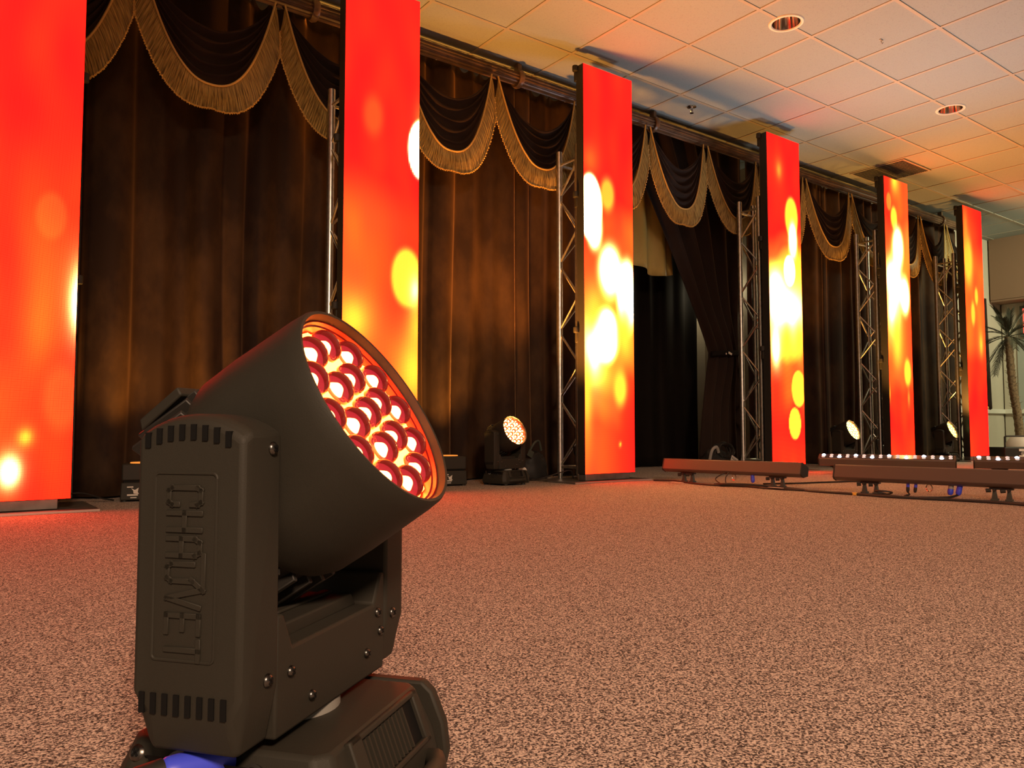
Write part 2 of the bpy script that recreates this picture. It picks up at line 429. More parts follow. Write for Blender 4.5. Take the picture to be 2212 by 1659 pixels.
def tieb(a, b):
    th = PI*(1.0-a); x = 6.20 + 0.225*math.cos(th); y = CY - 0.05 - 0.115*math.sin(th)
    return Vector((x, y, 1.075 + 0.05*b + 0.03*a))
tb.grid(tieb, 24, 3)
tb.build('tieback', M['black_drape'], tc_, smooth=True, solid=0.006, flip=False)
MB().box((6.11, CY-0.172, 1.105), (0.05, 0.004, 0.02), Matrix.Rotation(0.3, 3, 'Y')).box((6.06, CY-0.165, 1.10), (0.012, 0.004, 0.016)).build('tieback_clasp', M['white_trim'], tc_)
# gold valance inside the doorway
def valf(a, b):
    x = 4.68 + (5.72-4.68)*a + 0.05*(b)*(-1); z = 1.905 + 1.08*b - 0.03*math.sin(a*PI*3.2)*(1-b) - 0.05*a*(1-b)
    y = 5.06 + 0.035*math.sin(a*2*PI*4.3+1) * (1.0-0.3*b) + 0.018*noise.noise(Vector((a*5, b*2, 0)))
    return Vector((x, y, z))
vo = MB().grid(valf, 90, 16).build('gold_valance', M['gold_cloth'], None, smooth=True, solid=0.004, angle=180, flip=False)
tag(vo, 'plain gold satin valance hanging inside the doorway under the swags', 'valance')

# swags
def swag(x0, x1, label, seed, zs=0.0):
    wd = x1-x0; xm = (x0+x1)/2
    t = empty('curtain_swag', label, 'swag', (xm, RY-0.045, 3.055), group='fringed swags along the rod')
    wd -= 0.004
    rnd = random.Random(seed)
    top_d = 0.30 + rnd.uniform(-0.03, 0.03); hem_d = 0.665 + zs
    def s(u, p): return 1 - abs(2*u-1)**p
    def hemx(u): return (u-0.5)*(wd-0.055)
    def drape(a, b):                 # b: 0 first fold, 1 hem
        d = top_d + (hem_d-top_d)*b
        inset = 0.012 + 0.016*b
        x = (a-0.5)*(wd-2*inset)
        shp = s(a, 2.05+0.35*b)
        z = -0.03 - d*shp
        nf = 5.0
        ph = b*nf
        f = (ph % 1.0)
        rid = (1-f)**1.6 if f > 0.12 else f/0.12
        env = min(1, 4*a*(1-a)*1.15)
        y = -0.040*env*(0.4+0.6*b) - 0.040*env*rid + 0.012*noise.noise(Vector((a*4+seed, b*6, seed)))*env
        z += 0.010*noise.noise(Vector((a*5, b*9, seed*1.3)))*env
        return Vector((x, y, z))
    d = MB().grid(drape, 56, 60).build('drape', M['swag_velvet'], t, smooth=True, solid=0.004, angle=180, flip=False)
    # fringe: upper edge follows the hem, lower edge a wider curve that meets its neighbour below the rod
    N = 150
    def hem(u):
        return Vector(((u-0.5)*(wd-0.056), -0.058*min(1, 4*u*(1-u)*1.2) - 0.008, -0.03 - hem_d*s(u, 2.4)))
    bm = bmesh.new(); uvl = bm.loops.layers.uv.new('UVMap'); rows = []
    L = 0.0; prev = None
    for i in range(N+1):
        u = i/N; p = hem(u)
        e = 1e-3; q = hem(min(1, u+e)) - hem(max(0, u-e)); q.y = 0; q.normalize()
        nrm = Vector((q.z, 0, -q.x))
        if nrm.z > 0: nrm = -nrm
        stp = abs(nrm.x)
        dirv = (nrm*0.34 + Vector((0, 0, -1))*0.66).normalized()
        ln = 0.140 + 0.045*stp + rnd.uniform(-0.0025, 0.0025)
        lo = p + dirv*ln
        lim = wd/2 - 0.001
        lo.x = max(-lim, min(lim, lo.x))
        if u < 0.06 or u > 0.94:
            kk = min(u, 1-u)/0.06
            lo.z = min(lo.z, p.z - 0.02 - 0.10*kk)
        if prev is not None: L += ((p+lo)/2-prev).length
        prev = (p+lo)/2
        row = []
        for j in range(5):
            v = j/4; z = p.lerp(lo, v); z.y += -0.010*math.sin(v*PI) + 0.0035*((i % 2)*2-1)*min(1, v*2)
            row.append((bm.verts.new(z), L, v))
        rows.append(row)
    for a, b in zip(rows[:-1], rows[1:]):
        for j in range(4):
            f = bm.faces.new([a[j][0], b[j][0], b[j+1][0], a[j+1][0]]); f.smooth = False
            for lp, src in zip(f.loops, (a[j], b[j], b[j+1], a[j+1])): lp[uvl].uv = (src[1], src[2])
    me = bpy.data.meshes.new('fringe'); ends = [r[4][0].co.copy() for r in rows]; tops = [r[0][0].co.copy() for r in rows]
    bm.to_mesh(me); bm.free(); me.materials.append(M['fringe'])
    fo = bpy.data.objects.new('fringe', me); col.objects.link(fo); fo.parent = t
    bb = MB(); ep = []
    for k in range(0, N): ep += [ends[k] + Vector((0, -0.003, 0.002*rnd.uniform(-1, 1))), ends[k].lerp(ends[k+1], 0.5) + Vector((0, -0.003, 0.003))]
    bb.tube(ep, [0.0066 if k % 2 == 0 else 0.003 for k in range(len(ep))], 6)
    bb.build('fringe_tassel_edge', M['braid'], fo, smooth=True)
    MB().tube([p + Vector((0, -0.006, 0.002)) for p in tops], 0.0065, 6).build('braid', M['braid'], fo, smooth=True)
    return t
peaks = [-0.80, 0.01, 0.83, 1.66, 2.48, 3.30, 4.12, 4.94, 5.71, 6.50, 7.30, 8.19, 8.98, 9.77, 10.46, 11.20]
sl = ['gold fringed black swag at the top left corner, mostly behind the leftmost screen',
 'gold fringed swag whose right half shows beside the leftmost screen',
 'whole gold fringed black swag between the first and second screens',
 'gold fringed swag cut off by the left edge of the second screen',
 'gold fringed swag just right of the second screen, its left part hidden by it',
 'gold fringed swag left of the third screen, above its truss',
 'gold fringed swag right of the third screen, its left half hidden, above the gold valance',
 'whole gold fringed black swag over the doorway and tied back curtain',
 'gold fringed swag left of the fourth screen behind the truss top',
 'gold fringed swag right of the fourth screen, its left half hidden',
 'whole gold fringed swag midway between the fourth and fifth screens',
 'gold fringed swag mostly behind the fifth screen and its truss',
 'gold fringed swag just right of the fifth screen',
 'gold fringed swag left of the rightmost screen, behind its truss top',
 'last gold fringed swag of the row, hidden by the rightmost screen']
for i in range(len(peaks)-1):
    swag(peaks[i], peaks[i+1], sl[i], 10+i, 0.02*math.sin(i*2.1))

# ------------------------------------------------------------------ LED screens
def led_mat():
    m = bpy.data.materials.new('led screen'); m.use_nodes = True; nt = m.node_tree
    nt.nodes.remove(nt.nodes['Principled BSDF']); out = nt.nodes['Material Output']
    at = nt.nodes.new('ShaderNodeAttribute'); at.attribute_name = 'picture'
    tc = nt.nodes.new('ShaderNodeTexCoord'); sp = nt.nodes.new('ShaderNodeSeparateXYZ'); nt.links.new(tc.outputs['Object'], sp.inputs[0])
    def mth(op, a, b=None):
        n = nt.nodes.new('ShaderNodeMath'); n.operation = op
        for k, v in enumerate((a, b)):
            if v is None: continue
            if isinstance(v, (int, float)): n.inputs[k].default_value = v
            else: nt.links.new(v, n.inputs[k])
        return n.outputs[0]
    pitch = 0.0046
    sx = mth('ABSOLUTE', mth('SINE', mth('MULTIPLY', sp.outputs['X'], PI/pitch)))
    sz = mth('ABSOLUTE', mth('SINE', mth('MULTIPLY', sp.outputs['Z'], PI/pitch)))
    d = mth('MULTIPLY', sx, sz)
    st = mth('ADD', mth('MULTIPLY', d, 1.7), 0.30)
    em = nt.nodes.new('ShaderNodeEmission'); nt.links.new(at.outputs['Color'], em.inputs['Color']); nt.links.new(st, em.inputs['Strength'])
    nt.links.new(em.outputs[0], out.inputs['Surface'])
    return m
M['led'] = led_mat()
M['led_edge'] = mat('red glowing diffuser edge', (0.2, 0.02, 0.01), 0.5)
RED = (4.0, 0.026, 0.014); ORED = (8.0, 0.055, 0.014); OR = (7.0, 0.15, 0.022); YEL = (8.0, 1.05, 0.06); WH = (20.0, 15.0, 6.0); OY = (5.0, 0.42, 0.04)
# vertical colour run (height, left colour, right colour), then glowing discs (u, v, ru, rv, colour, softness, weight)
SCREENS = [
 dict(x=0.287, run=[(0, ORED, ORED), (0.35, OR, ORED), (0.9, ORED, OR), (1.4, ORED, ORED), (1.9, RED, RED), (3.02, RED, RED)],
  discs=[(0.384, 1.318, 0.064, 0.113, OY, .25, .45), (0.515, 0.928, 0.06, 0.22, WH, .9, 1), (0.452, 0.466, 0.08, 0.162, OY, .4, .5), (0.312, 0.285, 0.04, 0.055, YEL, .9, 1), (0.255, 0.13, 0.06, 0.10, WH, .9, 1), (0.05, 0.5, 0.08, 0.2, OY, .5, .5)]),
 dict(x=2.135, run=[(0, OR, OR), (0.7, OR, OR), (1.05, OR, ORED), (1.5, OR, ORED), (1.9, RED, RED), (3.02, RED, RED)],
  discs=[(0.184, 2.201, 0.068, 0.128, OR, .5, .8), (0.51, 2.22, 0.06, 0.20, OY, .7, .8), (0.517, 2.061, 0.094, 0.192, WH, .12, 1), (0.419, 1.246, 0.107, 0.186, YEL, .18, 1), (0.48, 1.15, 0.05, 0.13, WH, .8, .8), (0.07, 0.96, 0.15, 0.20, YEL, .9, 1), (0.50, 0.95, 0.10, 0.22, YEL, .9, .9), (0.473, 0.68, 0.13, 0.26, YEL, .9, 1), (0.2, 0.4, 0.12, 0.2, WH, .6, .7)]),
 dict(x=4.01, run=[(0, OR, RED), (0.25, OR, RED), (0.5, OY, RED), (0.75, YEL, ORED), (1.2, OY, OY), (1.55, OR, OR), (1.8, ORED, OR), (2.1, RED, RED), (3.02, RED, RED)],
  discs=[(0.065, 2.30, 0.11, 0.16, OR, .8, 1), (0.235, 2.071, 0.077, 0.134, YEL, .4, .9), (0.06, 1.951, 0.12, 0.25, WH, .12, 1), (0.10, 1.80, 0.08, 0.17, WH, .4, 1), (0.258, 1.498, 0.12, 0.20, WH, .5, 1), (0.434, 1.325, 0.109, 0.284, WH, .3, 1), (0.216, 1.01, 0.135, 0.206, WH, .25, 1), (0.076, 0.90, 0.13, 0.25, WH, .8, 1), (0.40, 1.02, 0.10, 0.24, YEL, .9, 1), (0.354, 0.621, 0.068, 0.138, YEL, .5, 1), (0.349, 0.208, 0.016, 0.025, YEL, .6, 1), (0.09, 1.2, 0.10, 0.2, YEL, .8, .8), (0.02, 0.55, 0.06, 0.35, YEL, .9, .9)]),
 dict(x=6.23, run=[(0, ORED, ORED), (0.3, RED, RED), (0.7, ORED, OR), (0.95, OR, OR), (1.15, OY, YEL), (1.75, YEL, YEL), (1.95, OR, OR), (2.15, RED, RED), (3.02, RED, RED)],
  discs=[(0.178, 2.702, 0.086, 0.139, OR, .7, 1), (0.178, 2.69, 0.04, 0.08, OY, .8, 1), (0.358, 2.279, 0.104, 0.197, YEL, .15, 1), (0.373, 2.064, 0.066, 0.175, WH, .5, 1), (0.241, 1.42, 0.40, 0.27, WH, .7, 1), (0.1, 1.6, 0.14, 0.2, WH, .8, 1), (0.312, 1.775, 0.088, 0.143, WH, .1, 1), (0.418, 0.691, 0.111, 0.171, YEL, .06, 1), (0.349, 0.372, 0.095, 0.148, YEL, .06, 1), (0.08, 1.05, 0.084, 0.22, WH, .8, 1), (0.25, 1.10, 0.072, 0.19, YEL, .8, 1), (0.45, 1.1, 0.072, 0.2, YEL, .8, 1)]),
 dict(x=8.28, run=[(0, ORED, ORED), (0.35, RED, ORED), (0.65, ORED, ORED), (0.9, OR, OR), (1.2, OY, OR), (1.7, OY, OR), (2.3, OR, OY), (2.6, ORED, OR), (3.02, RED, OR)],
  discs=[(0.092, 2.748, 0.05, 0.10, OY, .2, .9), (0.19, 2.587, 0.07, 0.127, YEL, .3, 1), (0.26, 2.28, 0.11, 0.22, WH, .5, 1), (0.095, 1.925, 0.15, 0.25, WH, .6, 1), (0.22, 1.90, 0.12, 0.35, WH, .7, 1), (0.38, 1.756, 0.10, 0.204, WH, .5, 1), (0.122, 1.56, 0.14, 0.27, WH, .7, 1), (0.19, 1.25, 0.12, 0.35, YEL, .9, 1), (0.39, 0.929, 0.075, 0.155, YEL, .3, 1), (0.22, 3.0, 0.11, 0.17, YEL, .8, 1), (0.40, 0.654, 0.03, 0.12, OY, .8, 1), (0.0, 0.693, 0.02, 0.12, YEL, .6, 1)]),
 dict(x=10.11, run=[(0, ORED, RED), (0.5, RED, RED), (1.1, ORED, ORED), (1.4, OR, OR), (2.3, OR, OR), (2.7, OR, RED), (3.02, ORED, RED)],
  discs=[(0.10, 2.35, 0.13, 0.32, YEL, .5, .9), (0.293, 1.934, 0.045, 0.11, YEL, .4, .9), (0.19, 1.713, 0.055, 0.15, YEL, .4, .9), (0.38, 1.346, 0.07, 0.19, YEL, .8, .9), (0.06, 2.75, 0.07, 0.3, OY, .9, .8)]),
]
W_, H_ = 0.5, 3.01
def lerp3(a, b, t): return [a[k]+(b[k]-a[k])*t for k in range(3)]
def smooth(t): t = max(0, min(1, t)); return t*t*(3-2*t)
def picture(S, u, v, k):
    run = S['run']
    n1 = noise.noise(Vector((u*3.0, v*1.3, k*7.3))); n2 = noise.noise(Vector((u*7, v*2.6, k*3.1+5)))
    vv = v + 0.16*n1 + 0.06*n2
    for (a, b) in zip(run[:-1], run[1:]):
        if vv <= b[0] or b is run[-1]:
            t = smooth((vv-a[0])/(b[0]-a[0])); break
    uu = smooth((u/W_) + 0.25*n2)
    c = lerp3(lerp3(a[1], a[2], uu), lerp3(b[1], b[2], uu), t)
    g = 2 ** (0.9*n2)
    c = [c[0], c[1]*g, c[2]]
    for (du, dv, ru, rv, cc, soft, wt) in S['discs']:
        r = math.hypot((u-du)/ru, (v-dv)/rv)
        if soft > 0.55: f = math.exp(-1.1*r*r) if r < 3 else 0
        else: f = 1 - smooth((r-(1-soft))/(2*soft))
        f = (f*wt)**1.25
        if f > 0.002: c = [c[i]*(cc[i]/c[i])**f for i in range(3)]
    return c
def screen(k, S, label):
    t = empty('led_screen', label, 'LED screen', (S['x'], 4.17, 0), group='row of tall LED screens')
    z0 = 0.062
    nx, nz = 40, 240; bm = bmesh.new(); la = bm.loops.layers.float_color.new('picture')
    V = [[bm.verts.new((-W_/2+W_*i/nx, 0, z0+H_*j/nz)) for j in range(nz+1)] for i in range(nx+1)]
    C = [[picture(S, W_*i/nx, H_*j/nz, k) for j in range(nz+1)] for i in range(nx+1)]
    for i in range(nx):
        for j in range(nz):
            f = bm.faces.new([V[i][j], V[i+1][j], V[i+1][j+1], V[i][j+1]])
            for lp, (a, b) in zip(f.loops, ((i, j), (i+1, j), (i+1, j+1), (i, j+1))): lp[la] = (*C[a][b], 1)
    me = bpy.data.meshes.new('display_face'); bm.to_mesh(me); bm.free(); me.materials.append(M['led'])
    o = bpy.data.objects.new('display_face', me); col.objects.link(o); o.parent = t
    MB().box((0, 0.041, z0+H_/2), (W_+0.004, 0.078, H_+0.004)).build('cabinet', M['black_metal'], t, bevel=0.004)
    for zz in (z0+H_-0.06, z0+2.0, z0+1.0):
        for sx in (-1, 1):
            MB().box((sx*0.225, 0.084, zz), (0.065, 0.03, 0.10)).cyl((sx*0.262, 0.075, zz+0.02), (sx*0.262, 0.075, zz+0.065), 0.022, 12).build('corner_latch', M['black_plastic'], t, bevel=0.006)
    for zz in (0.5, 1.5, 2.5): MB().box((0, 0.087, z0+zz), (0.30, 0.026, 0.30)).build('power_pack', M['black_metal'], t, bevel=0.006)
    MB().box((-0.02, 0.045, 0.038), (W_-0.06, 0.075, 0.048)).build('foot_block', M['plate'], t, bevel=0.003)
    return t
scl = ['leftmost LED screen strip glowing red and orange, cut off by the picture edge',
 'second LED screen strip, red with yellow discs, rising behind the big moving head lamp',
 'third LED screen strip, red above and glowing white and yellow below, left of the doorway',
 'fourth LED screen strip with a white hot middle and two yellow discs near its foot',
 'fifth LED screen strip with a long white flame shape in its upper half',
 'sixth and rightmost LED screen strip, mostly plain orange and red']
for k, S in enumerate(SCREENS): screen(k, S, scl[k])

# ------------------------------------------------------------------ trusses
def truss(x, label):
    t = empty('truss_tower', label, 'truss', (x, 4.43, 0), group='aluminium truss towers behind the screens')
    d = 0.108; H = 2.52
    pts = [(-d, d), (-d, -d), (d, -d), (d, d)]
    for (a, b) in pts:
        MB().cyl((a, b, 0.05), (a, b, H), 0.0245, 16).cyl((a, b, 0.012), (a, b, 0.055), 0.015, 12, 0.020).cyl((a, b, H-0.002), (a, b, H+0.004), 0.0225, 16).cyl((a, b, H-0.075), (a, b, H-0.071), 0.0256, 16).build('chord', M['steel'], t, smooth=True)
    for k in range(4):
        p, q = pts[k], pts[(k+1) % 4]
        m = MB(); z = 0.10; up = k % 2 == 0; st = 0.2577
        m.cyl((p[0], p[1], 0.10), (q[0], q[1], 0.10), 0.0105, 8); m.cyl((p[0], p[1], H-0.101), (q[0], q[1], H-0.101), 0.0105, 8)
        while z + st < H-0.085:
            a, b = (p, q) if up else (q, p)
            m.cyl((a[0], a[1], z), (b[0], b[1], z+st-0.012), 0.0085, 8)
            up = not up; z += st
        m.build('bracing', M['steel'], t, smooth=True)
    return t
def baseplate(x, label):
    o = MB().box((0, 0, 0.006), (0.77, 0.49, 0.011)).build('base_plate', M['plate'], None, bevel=0.0015)
    o.location = (x, 4.35, 0); tag(o, label, 'base plate', 'steel base plates under the screens')
    e = MB().box((0, -0.247, 0.006), (0.768, 0.004, 0.0105)).build('front_edge', M['plate_edge'], o); e['label'] = 'front edge with the glint put into its colour'
    return o
nm = ['leftmost', 'second', 'third', 'fourth', 'fifth', 'rightmost']
for k, S in enumerate(SCREENS):
    truss(S['x']-0.25+0.07+0.115, 'box truss tower of silver tubes behind the %s screen' % nm[k])
    baseplate(S['x']-0.02, 'flat steel base plate on the carpet under the %s screen' % nm[k])

# ------------------------------------------------------------------ moving head lamps
def glass(name, c, rough=0.02):
    m, nt, p = NM(name)
    p.inputs['Base Color'].default_value = (*c, 1); p.inputs['Roughness'].default_value = rough
    p.inputs['Transmission Weight'].default_value = 1.0; p.inputs['IOR'].default_value = 1.46
    return m
def emis(name, c):
    return mat(name, (0.02, 0.01, 0.01), 0.6, emit=c, estr=1.0)
PAL = {
 'red': dict(lens=glass('red tinted lens glass', (1.0, 0.55, 0.5)), disc=emis('deep red lens seat', (0.20, 0.002, 0.006)), chip=emis('red led chip', (30, 9, 1.6)),
             plate=emis('glowing red lens carrier', (30, 4.8, 0.5)), bezel=mat('inner rim with painted red glow', (0.25, 0.004, 0.006), 0.35)),  # red lens glow on the black rim is put into its base colour
 'amber': dict(lens=glass('clear lens glass', (1.0, 0.9, 0.85)), disc=emis('orange lens seat', (1.6, 0.15, 0.02)), chip=emis('amber led chip', (30, 14, 4)),
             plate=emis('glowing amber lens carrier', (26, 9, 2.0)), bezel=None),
 'yellow': dict(lens=glass('clear lens glass yellow', (1.0, 1.0, 0.9)), disc=emis('yellow lens seat', (2.6, 2.1, 0.25)), chip=emis('yellow led chip', (16, 14, 4)),
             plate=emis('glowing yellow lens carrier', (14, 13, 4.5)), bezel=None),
}
PAL['red']['mid'] = emis('pinkish red lens seat', (.55, .022, .045)); PAL['amber']['mid'] = PAL['amber']['disc']; PAL['yellow']['mid'] = PAL['yellow']['disc']
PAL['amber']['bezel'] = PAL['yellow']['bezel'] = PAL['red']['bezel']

LETTERS = {  # strokes on a 0..1 by 0..1 cell
 'C': [[(1, .72), (1, .9), (.85, 1), (.15, 1), (0, .9), (0, .1), (.15, 0), (.85, 0), (1, .1), (1, .28)]],
 'H': [[(0, 0), (0, 1)], [(1, 0), (1, 1)], [(0, .5), (1, .5)]],
 'A': [[(0, 0), (0, .85), (.2, 1), (.8, 1), (1, .85), (1, 0)], [(0, .42), (1, .42)]],
 'U': [[(0, .8), (0, .12), (.18, 0), (.82, 0), (1, .12), (1, .8)], [(-.55, 1.12), (1.5, 1.12), (0.9, .75)]],
 'V': [[(0, 1), (.5, 0), (1, 1)]],
 'E': [[(1, 1), (0, 1), (0, 0), (1, 0)], [(0, .5), (.8, .5)]],
 'T': [[(.5, 0), (.5, 1)], [(-.05, 1), (1.05, 1)]],
}
def letter_strokes(m, word, org, ex, ey, en, cw, ch, gap, th, dep):
    """raised strokes; ex = reading direction, ey = letter up, en = outward"""
    for i, ch_ in enumerate(word):
        o = org + ex*(i*(cw+gap))
        for st in LETTERS[ch_]:
            P = [o + ex*(p[0]*cw) + ey*(p[1]*ch) for p in st]
            for a, b in zip(P[:-1], P[1:]):
                dd = (b-a); L = dd.length; dd.normalize(); sd = en.cross(dd)
                c = (a+b)/2
                r = Matrix((dd, sd, en)).transposed()
                m.box(c + en*dep/2, (L+th, th, dep), r)

def screw(p, n, parent, r=0.0052, detail=True):
    p, n = Vector(p), Vector(n).normalized()
    m = MB().lathe([(0, r), (0.0012, r), (0.0032, r*0.72), (0.0038, r*0.3)], p, n, 16 if detail else 8, cap1=True)
    o = m.build('screw', M['screw'], parent, smooth=True)
    if detail:
        a = n.orthogonal().normalized(); b = n.cross(a); mm = MB()
        for u_ in (a, b):
            mm.box(p + n*0.0039, (r*1.1, r*0.28, 0.0006), Matrix((u_, n.cross(u_), n)).transposed())
        mm.build('screw_slot', M['deep_black'], o)
    return o

def moving_head(label, loc, rz, elev, pal, s=1.0, detail=True, group='moving head stage lamps', logo=False, spin=0.0):
    P = PAL[pal]
    t = empty('moving_head_lamp', label, 'stage light', loc, rz, group)
    t.scale = (s, s, s)
    BP = M['black_plastic']
    # --- base: tapered body with control panel (-y side), vents and handle (+x side)
    def rr(hx, hy, cy, z, c=0.02):
        return [Vector((sx*hx - sx*(c if k else 0), cy + sy*hy - sy*(0 if k else c), z))
                for (sx, sy, ks) in ((1, -1, (1, 0)), (1, 1, (0, 1)), (-1, 1, (1, 0)), (-1, -1, (0, 1))) for k in ks]
    base = MB().ring_loft([rr(.120, .122, -.006, .012), rr(.124, .128, -.006, .030), rr(.118, .124, -.006, .060), rr(.100, .104, -.006, .105, .012)]).build('base', BP, t, bevel=0.004)
    for (fx, fy) in ((-1, -1), (1, -1), (1, 1), (-1, 1)):
        MB().cyl((fx*.10, -.006+fy*.09, 0), (fx*.10, -.006+fy*.09, .014), .016, 14).build('foot', M['rubber'], base)
    # slope frames of base sides
    slp = Vector((0, -0.020, 0.040)).normalized()          # up along the -y face upper slope
    nfy = Vector((0, -0.040, -0.020)).normalized() * -1
    nfy = Vector((0, -0.894, 0.447))
    def onfront(x, k): return Vector((x, -.130 + .020*k, .060 + .040*k))    # k 0..1 up the slope
    pr = Matrix((Vector((1, 0, 0)), slp, nfy*1.0)).transposed()
    MB().box(onfront(0.012, 0.50) + nfy*0.0008, (0.150, 0.042, 0.002), pr).build('connector_panel', M['deep_black'], base)
    ring = MB().lathe([(0, .0125), (.004, .0125), (.0045, .010), (.001, .0098)], onfront(-0.040, .66)+nfy*0.001, nfy, 20).build('power_inlet_ring', M['grey_plastic'], base, smooth=True)
    MB().lathe([(0, .013), (.005, .013), (.0055, .010), (.001, .0095)], onfront(0.036, .58)+nfy*0.001, nfy, 20).build('data_socket', M['black_metal'], base, smooth=True)
    MB().lathe([(0, .013), (.005, .013), (.0055, .010), (.001, .0095)], onfront(0.008, .22)+nfy*0.001, nfy, 20).build('data_socket', M['black_metal'], base, smooth=True)
    MB().box(onfront(0.070, .68)+nfy*0.004, (0.014, 0.010, 0.006), pr).build('fuse_button', mat('ivory plastic', (0.55, 0.48, 0.28), 0.4), base, bevel=0.003)
    for (sx_, kk) in ((-0.086, .80), (0.094, .72)):
        sk = screw(onfront(sx_, kk) + nfy*0.0005, nfy, base, 0.0075, detail)
    MB().box(onfront(-0.072, .72)+nfy*0.0006, (0.007, 0.008, 0.0015), pr).box(onfront(-0.086, .42)+nfy*0.0006, (0.030, 0.008, 0.0015), pr).box(onfront(0.081, .70)+nfy*0.0006, (0.007, 0.007, 0.0015), pr).build('panel_slots', M['deep_black'], base)
    if detail:
        MB().box(onfront(-0.022, .78)+nfy*0.002, (0.0012, 0.022, 0.0004), pr).box(onfront(-0.0255, .74)+nfy*0.002, (0.0012, 0.018, 0.0004), pr).box(onfront(-0.0225, .83)+nfy*0.0021, (0.003, 0.0016, 0.0004), pr).build('panel_print', M['white_paper'], base)
    # +x side vent recess and handle
    nx = Vector((0.93, 0, 0.37)).normalized(); ux = Vector((-0.37, 0, 0.93)).normalized(); yy = Vector((0, 1, 0))
    rx = Matrix((yy, ux, nx)).transposed()
    c0 = Vector((0.1090, 0.0, 0.079))
    MB().box(c0 + nx*0.0005, (0.128, 0.044, 0.003), rx).build('vent_recess', M['deep_black'], base)
    fr = MB()
    fr.box(c0 + ux*0.024 + nx*0.003, (0.150, 0.006, 0.008), rx).box(c0 - ux*0.024 + nx*0.003, (0.150, 0.006, 0.008), rx)
    fr.box(c0 + yy*0.070 + nx*0.003, (0.012, 0.054, 0.008), rx).box(c0 - yy*0.066 + nx*0.003, (0.022, 0.054, 0.008), rx)
    fr.build('vent_frame', BP, base, bevel=0.002)
    vs = MB()
    for k in range(11): vs.box(c0 + yy*(-0.050+k*0.0085) + nx*0.003, (0.0028, 0.040, 0.006), rx)
    vs.build('vent_grille', M['black_plastic'], base)
    hp = [Vector((0.116, -0.078, 0.034)), Vector((0.130, -0.072, 0.036)), Vector((0.140, -0.050, 0.037)), Vector((0.143, 0.0, 0.037)), Vector((0.140, 0.050, 0.037)), Vector((0.130, 0.072, 0.036)), Vector((0.116, 0.078, 0.034))]
    MB().tube(hp, [.010, .011, .011, .011, .011, .011, .010], 12).build('carry_handle', M['black_plastic'], base, smooth=True)
    MB().ring_loft([[Vector((x, y, z)) for (x, z) in ((-.10, .1035), (.100, .1035), (.112, .093), (.126, .060), (.130, .030), (.126, .012), (-.126, .012), (-.130, .030), (-.118, .075))] for y in (.106, .122)]).build('end_cap', BP, base, bevel=0.003)
    # pan collar, with a strip of light metal showing
    MB().cyl((0, 0, .098), (0, 0, .120), .050, 32).build('pan_collar', M['grey_plastic'], t, smooth=True)
    # --- yoke: crossbar between the two arms
    yk = MB()
    prof = [(-.111, .115), (.111, .115), (.111, .222), (.100, .222), (.084, .190), (-.084, .190), (-.100, .222), (-.111, .222)]
    yk.ring_loft([[Vector((x, y, z)) for (y, z) in prof] for x in (-.052, .052)])
    yoke = yk.build('yoke', BP, t, bevel=0.003)
    tr = MB()
    tr.ring_loft([[Vector((x, y, z)) for (y, z) in ((-.084, .189), (.084, .189), (.074, .203), (-.070, .203))] for x in (-.030, .030)])
    tr.box((0.0, 0.02, .204), (.012, .11, .004))
    tr.build('yoke_tray', BP, yoke, bevel=0.002)
    for (y, z) in ((-.088, .168), (-.050, .135), (.066, .142), (.092, .180), (.100, .158)):
        screw((.052, y, z), (1, 0, 0), yoke, 0.0052, detail)
    # --- arms
    n = 9
    def arm_profile(ins, zb, dt=0.0):
        pts = []
        hw = .054 - ins
        top = [(-hw + 2*hw*i/n, .398 - dt - .016*(abs(2*i/n-1))**2.2) for i in range(n+1)]
        pts += [(p[0], p[1]) for p in reversed(top)]           # right to left across the top
        pts += [(-hw, .165), (-hw+.014, zb), (hw-.010, zb), (hw, .165)]
        return pts
    for sgn in (-1, 1):
        lv = [(.111, 0, .116, 0), (.154, 0, .116, 0), (.164, .003, .150, .007)]
        rings = [[Vector((x, sgn*y, z)) for (x, z) in arm_profile(ins, zb, dt)] for (y, ins, zb, dt) in lv]
        arm = MB().ring_loft(rings).build('yoke_arm', BP, t, bevel=0.004, bseg=3)
        for up in (1, 0):
            vt = MB()
            for k in range(8):
                x = -.041 + k*.0112
                zt = .3865 - .013*abs(x/.054)**2.2
                if up: vt.box((x, sgn*.1625, zt-.004), (.0050, .006, .013))
                else: vt.box((x, sgn*.1628, .158), (.0052, .005, .017))
            vt.build('vent_slots', M['deep_black'], arm)
        screw((.054, sgn*.126, .368), (1, 0, 0), arm, 0.006, detail)
        screw((.054, sgn*.128, .172), (1, 0, 0), arm, 0.006, detail)
        if logo and sgn == -1:
            L_ = MB(); y = -.164
            en = Vector((0, -1, 0)); ex = Vector((0, 0, -1)); ey = Vector((1, 0, 0))
            letter_strokes(L_, 'CHAUVET', Vector((-.0185, y, .336)), ex, ey, en, .0138, .031, .0072, .0046, .0017)
            L_.build('embossed_logo', BP, arm, bevel=0.0004, bseg=1)
            F = MB(); path = []
            for (cx, cz, a0) in ((.023, .344, 0), (-.029, .344, 90), (-.029, .198, 180), (.023, .198, 270)):
                for q in range(5):
                    a = math.radians(a0 + q*22.5); path.append((cx+.004*math.cos(a), y, cz+.004*math.sin(a)))
            F.tube(path, .0013, 6, closed=True)
            F.build('logo_border', BP, arm, smooth=True)
    # --- head
    piv = Vector((0.004, 0, .352)); N = Vector((math.cos(elev), 0, math.sin(elev)))
    U = Vector((-math.sin(elev), 0, math.cos(elev))); Y = Vector((0, 1, 0))
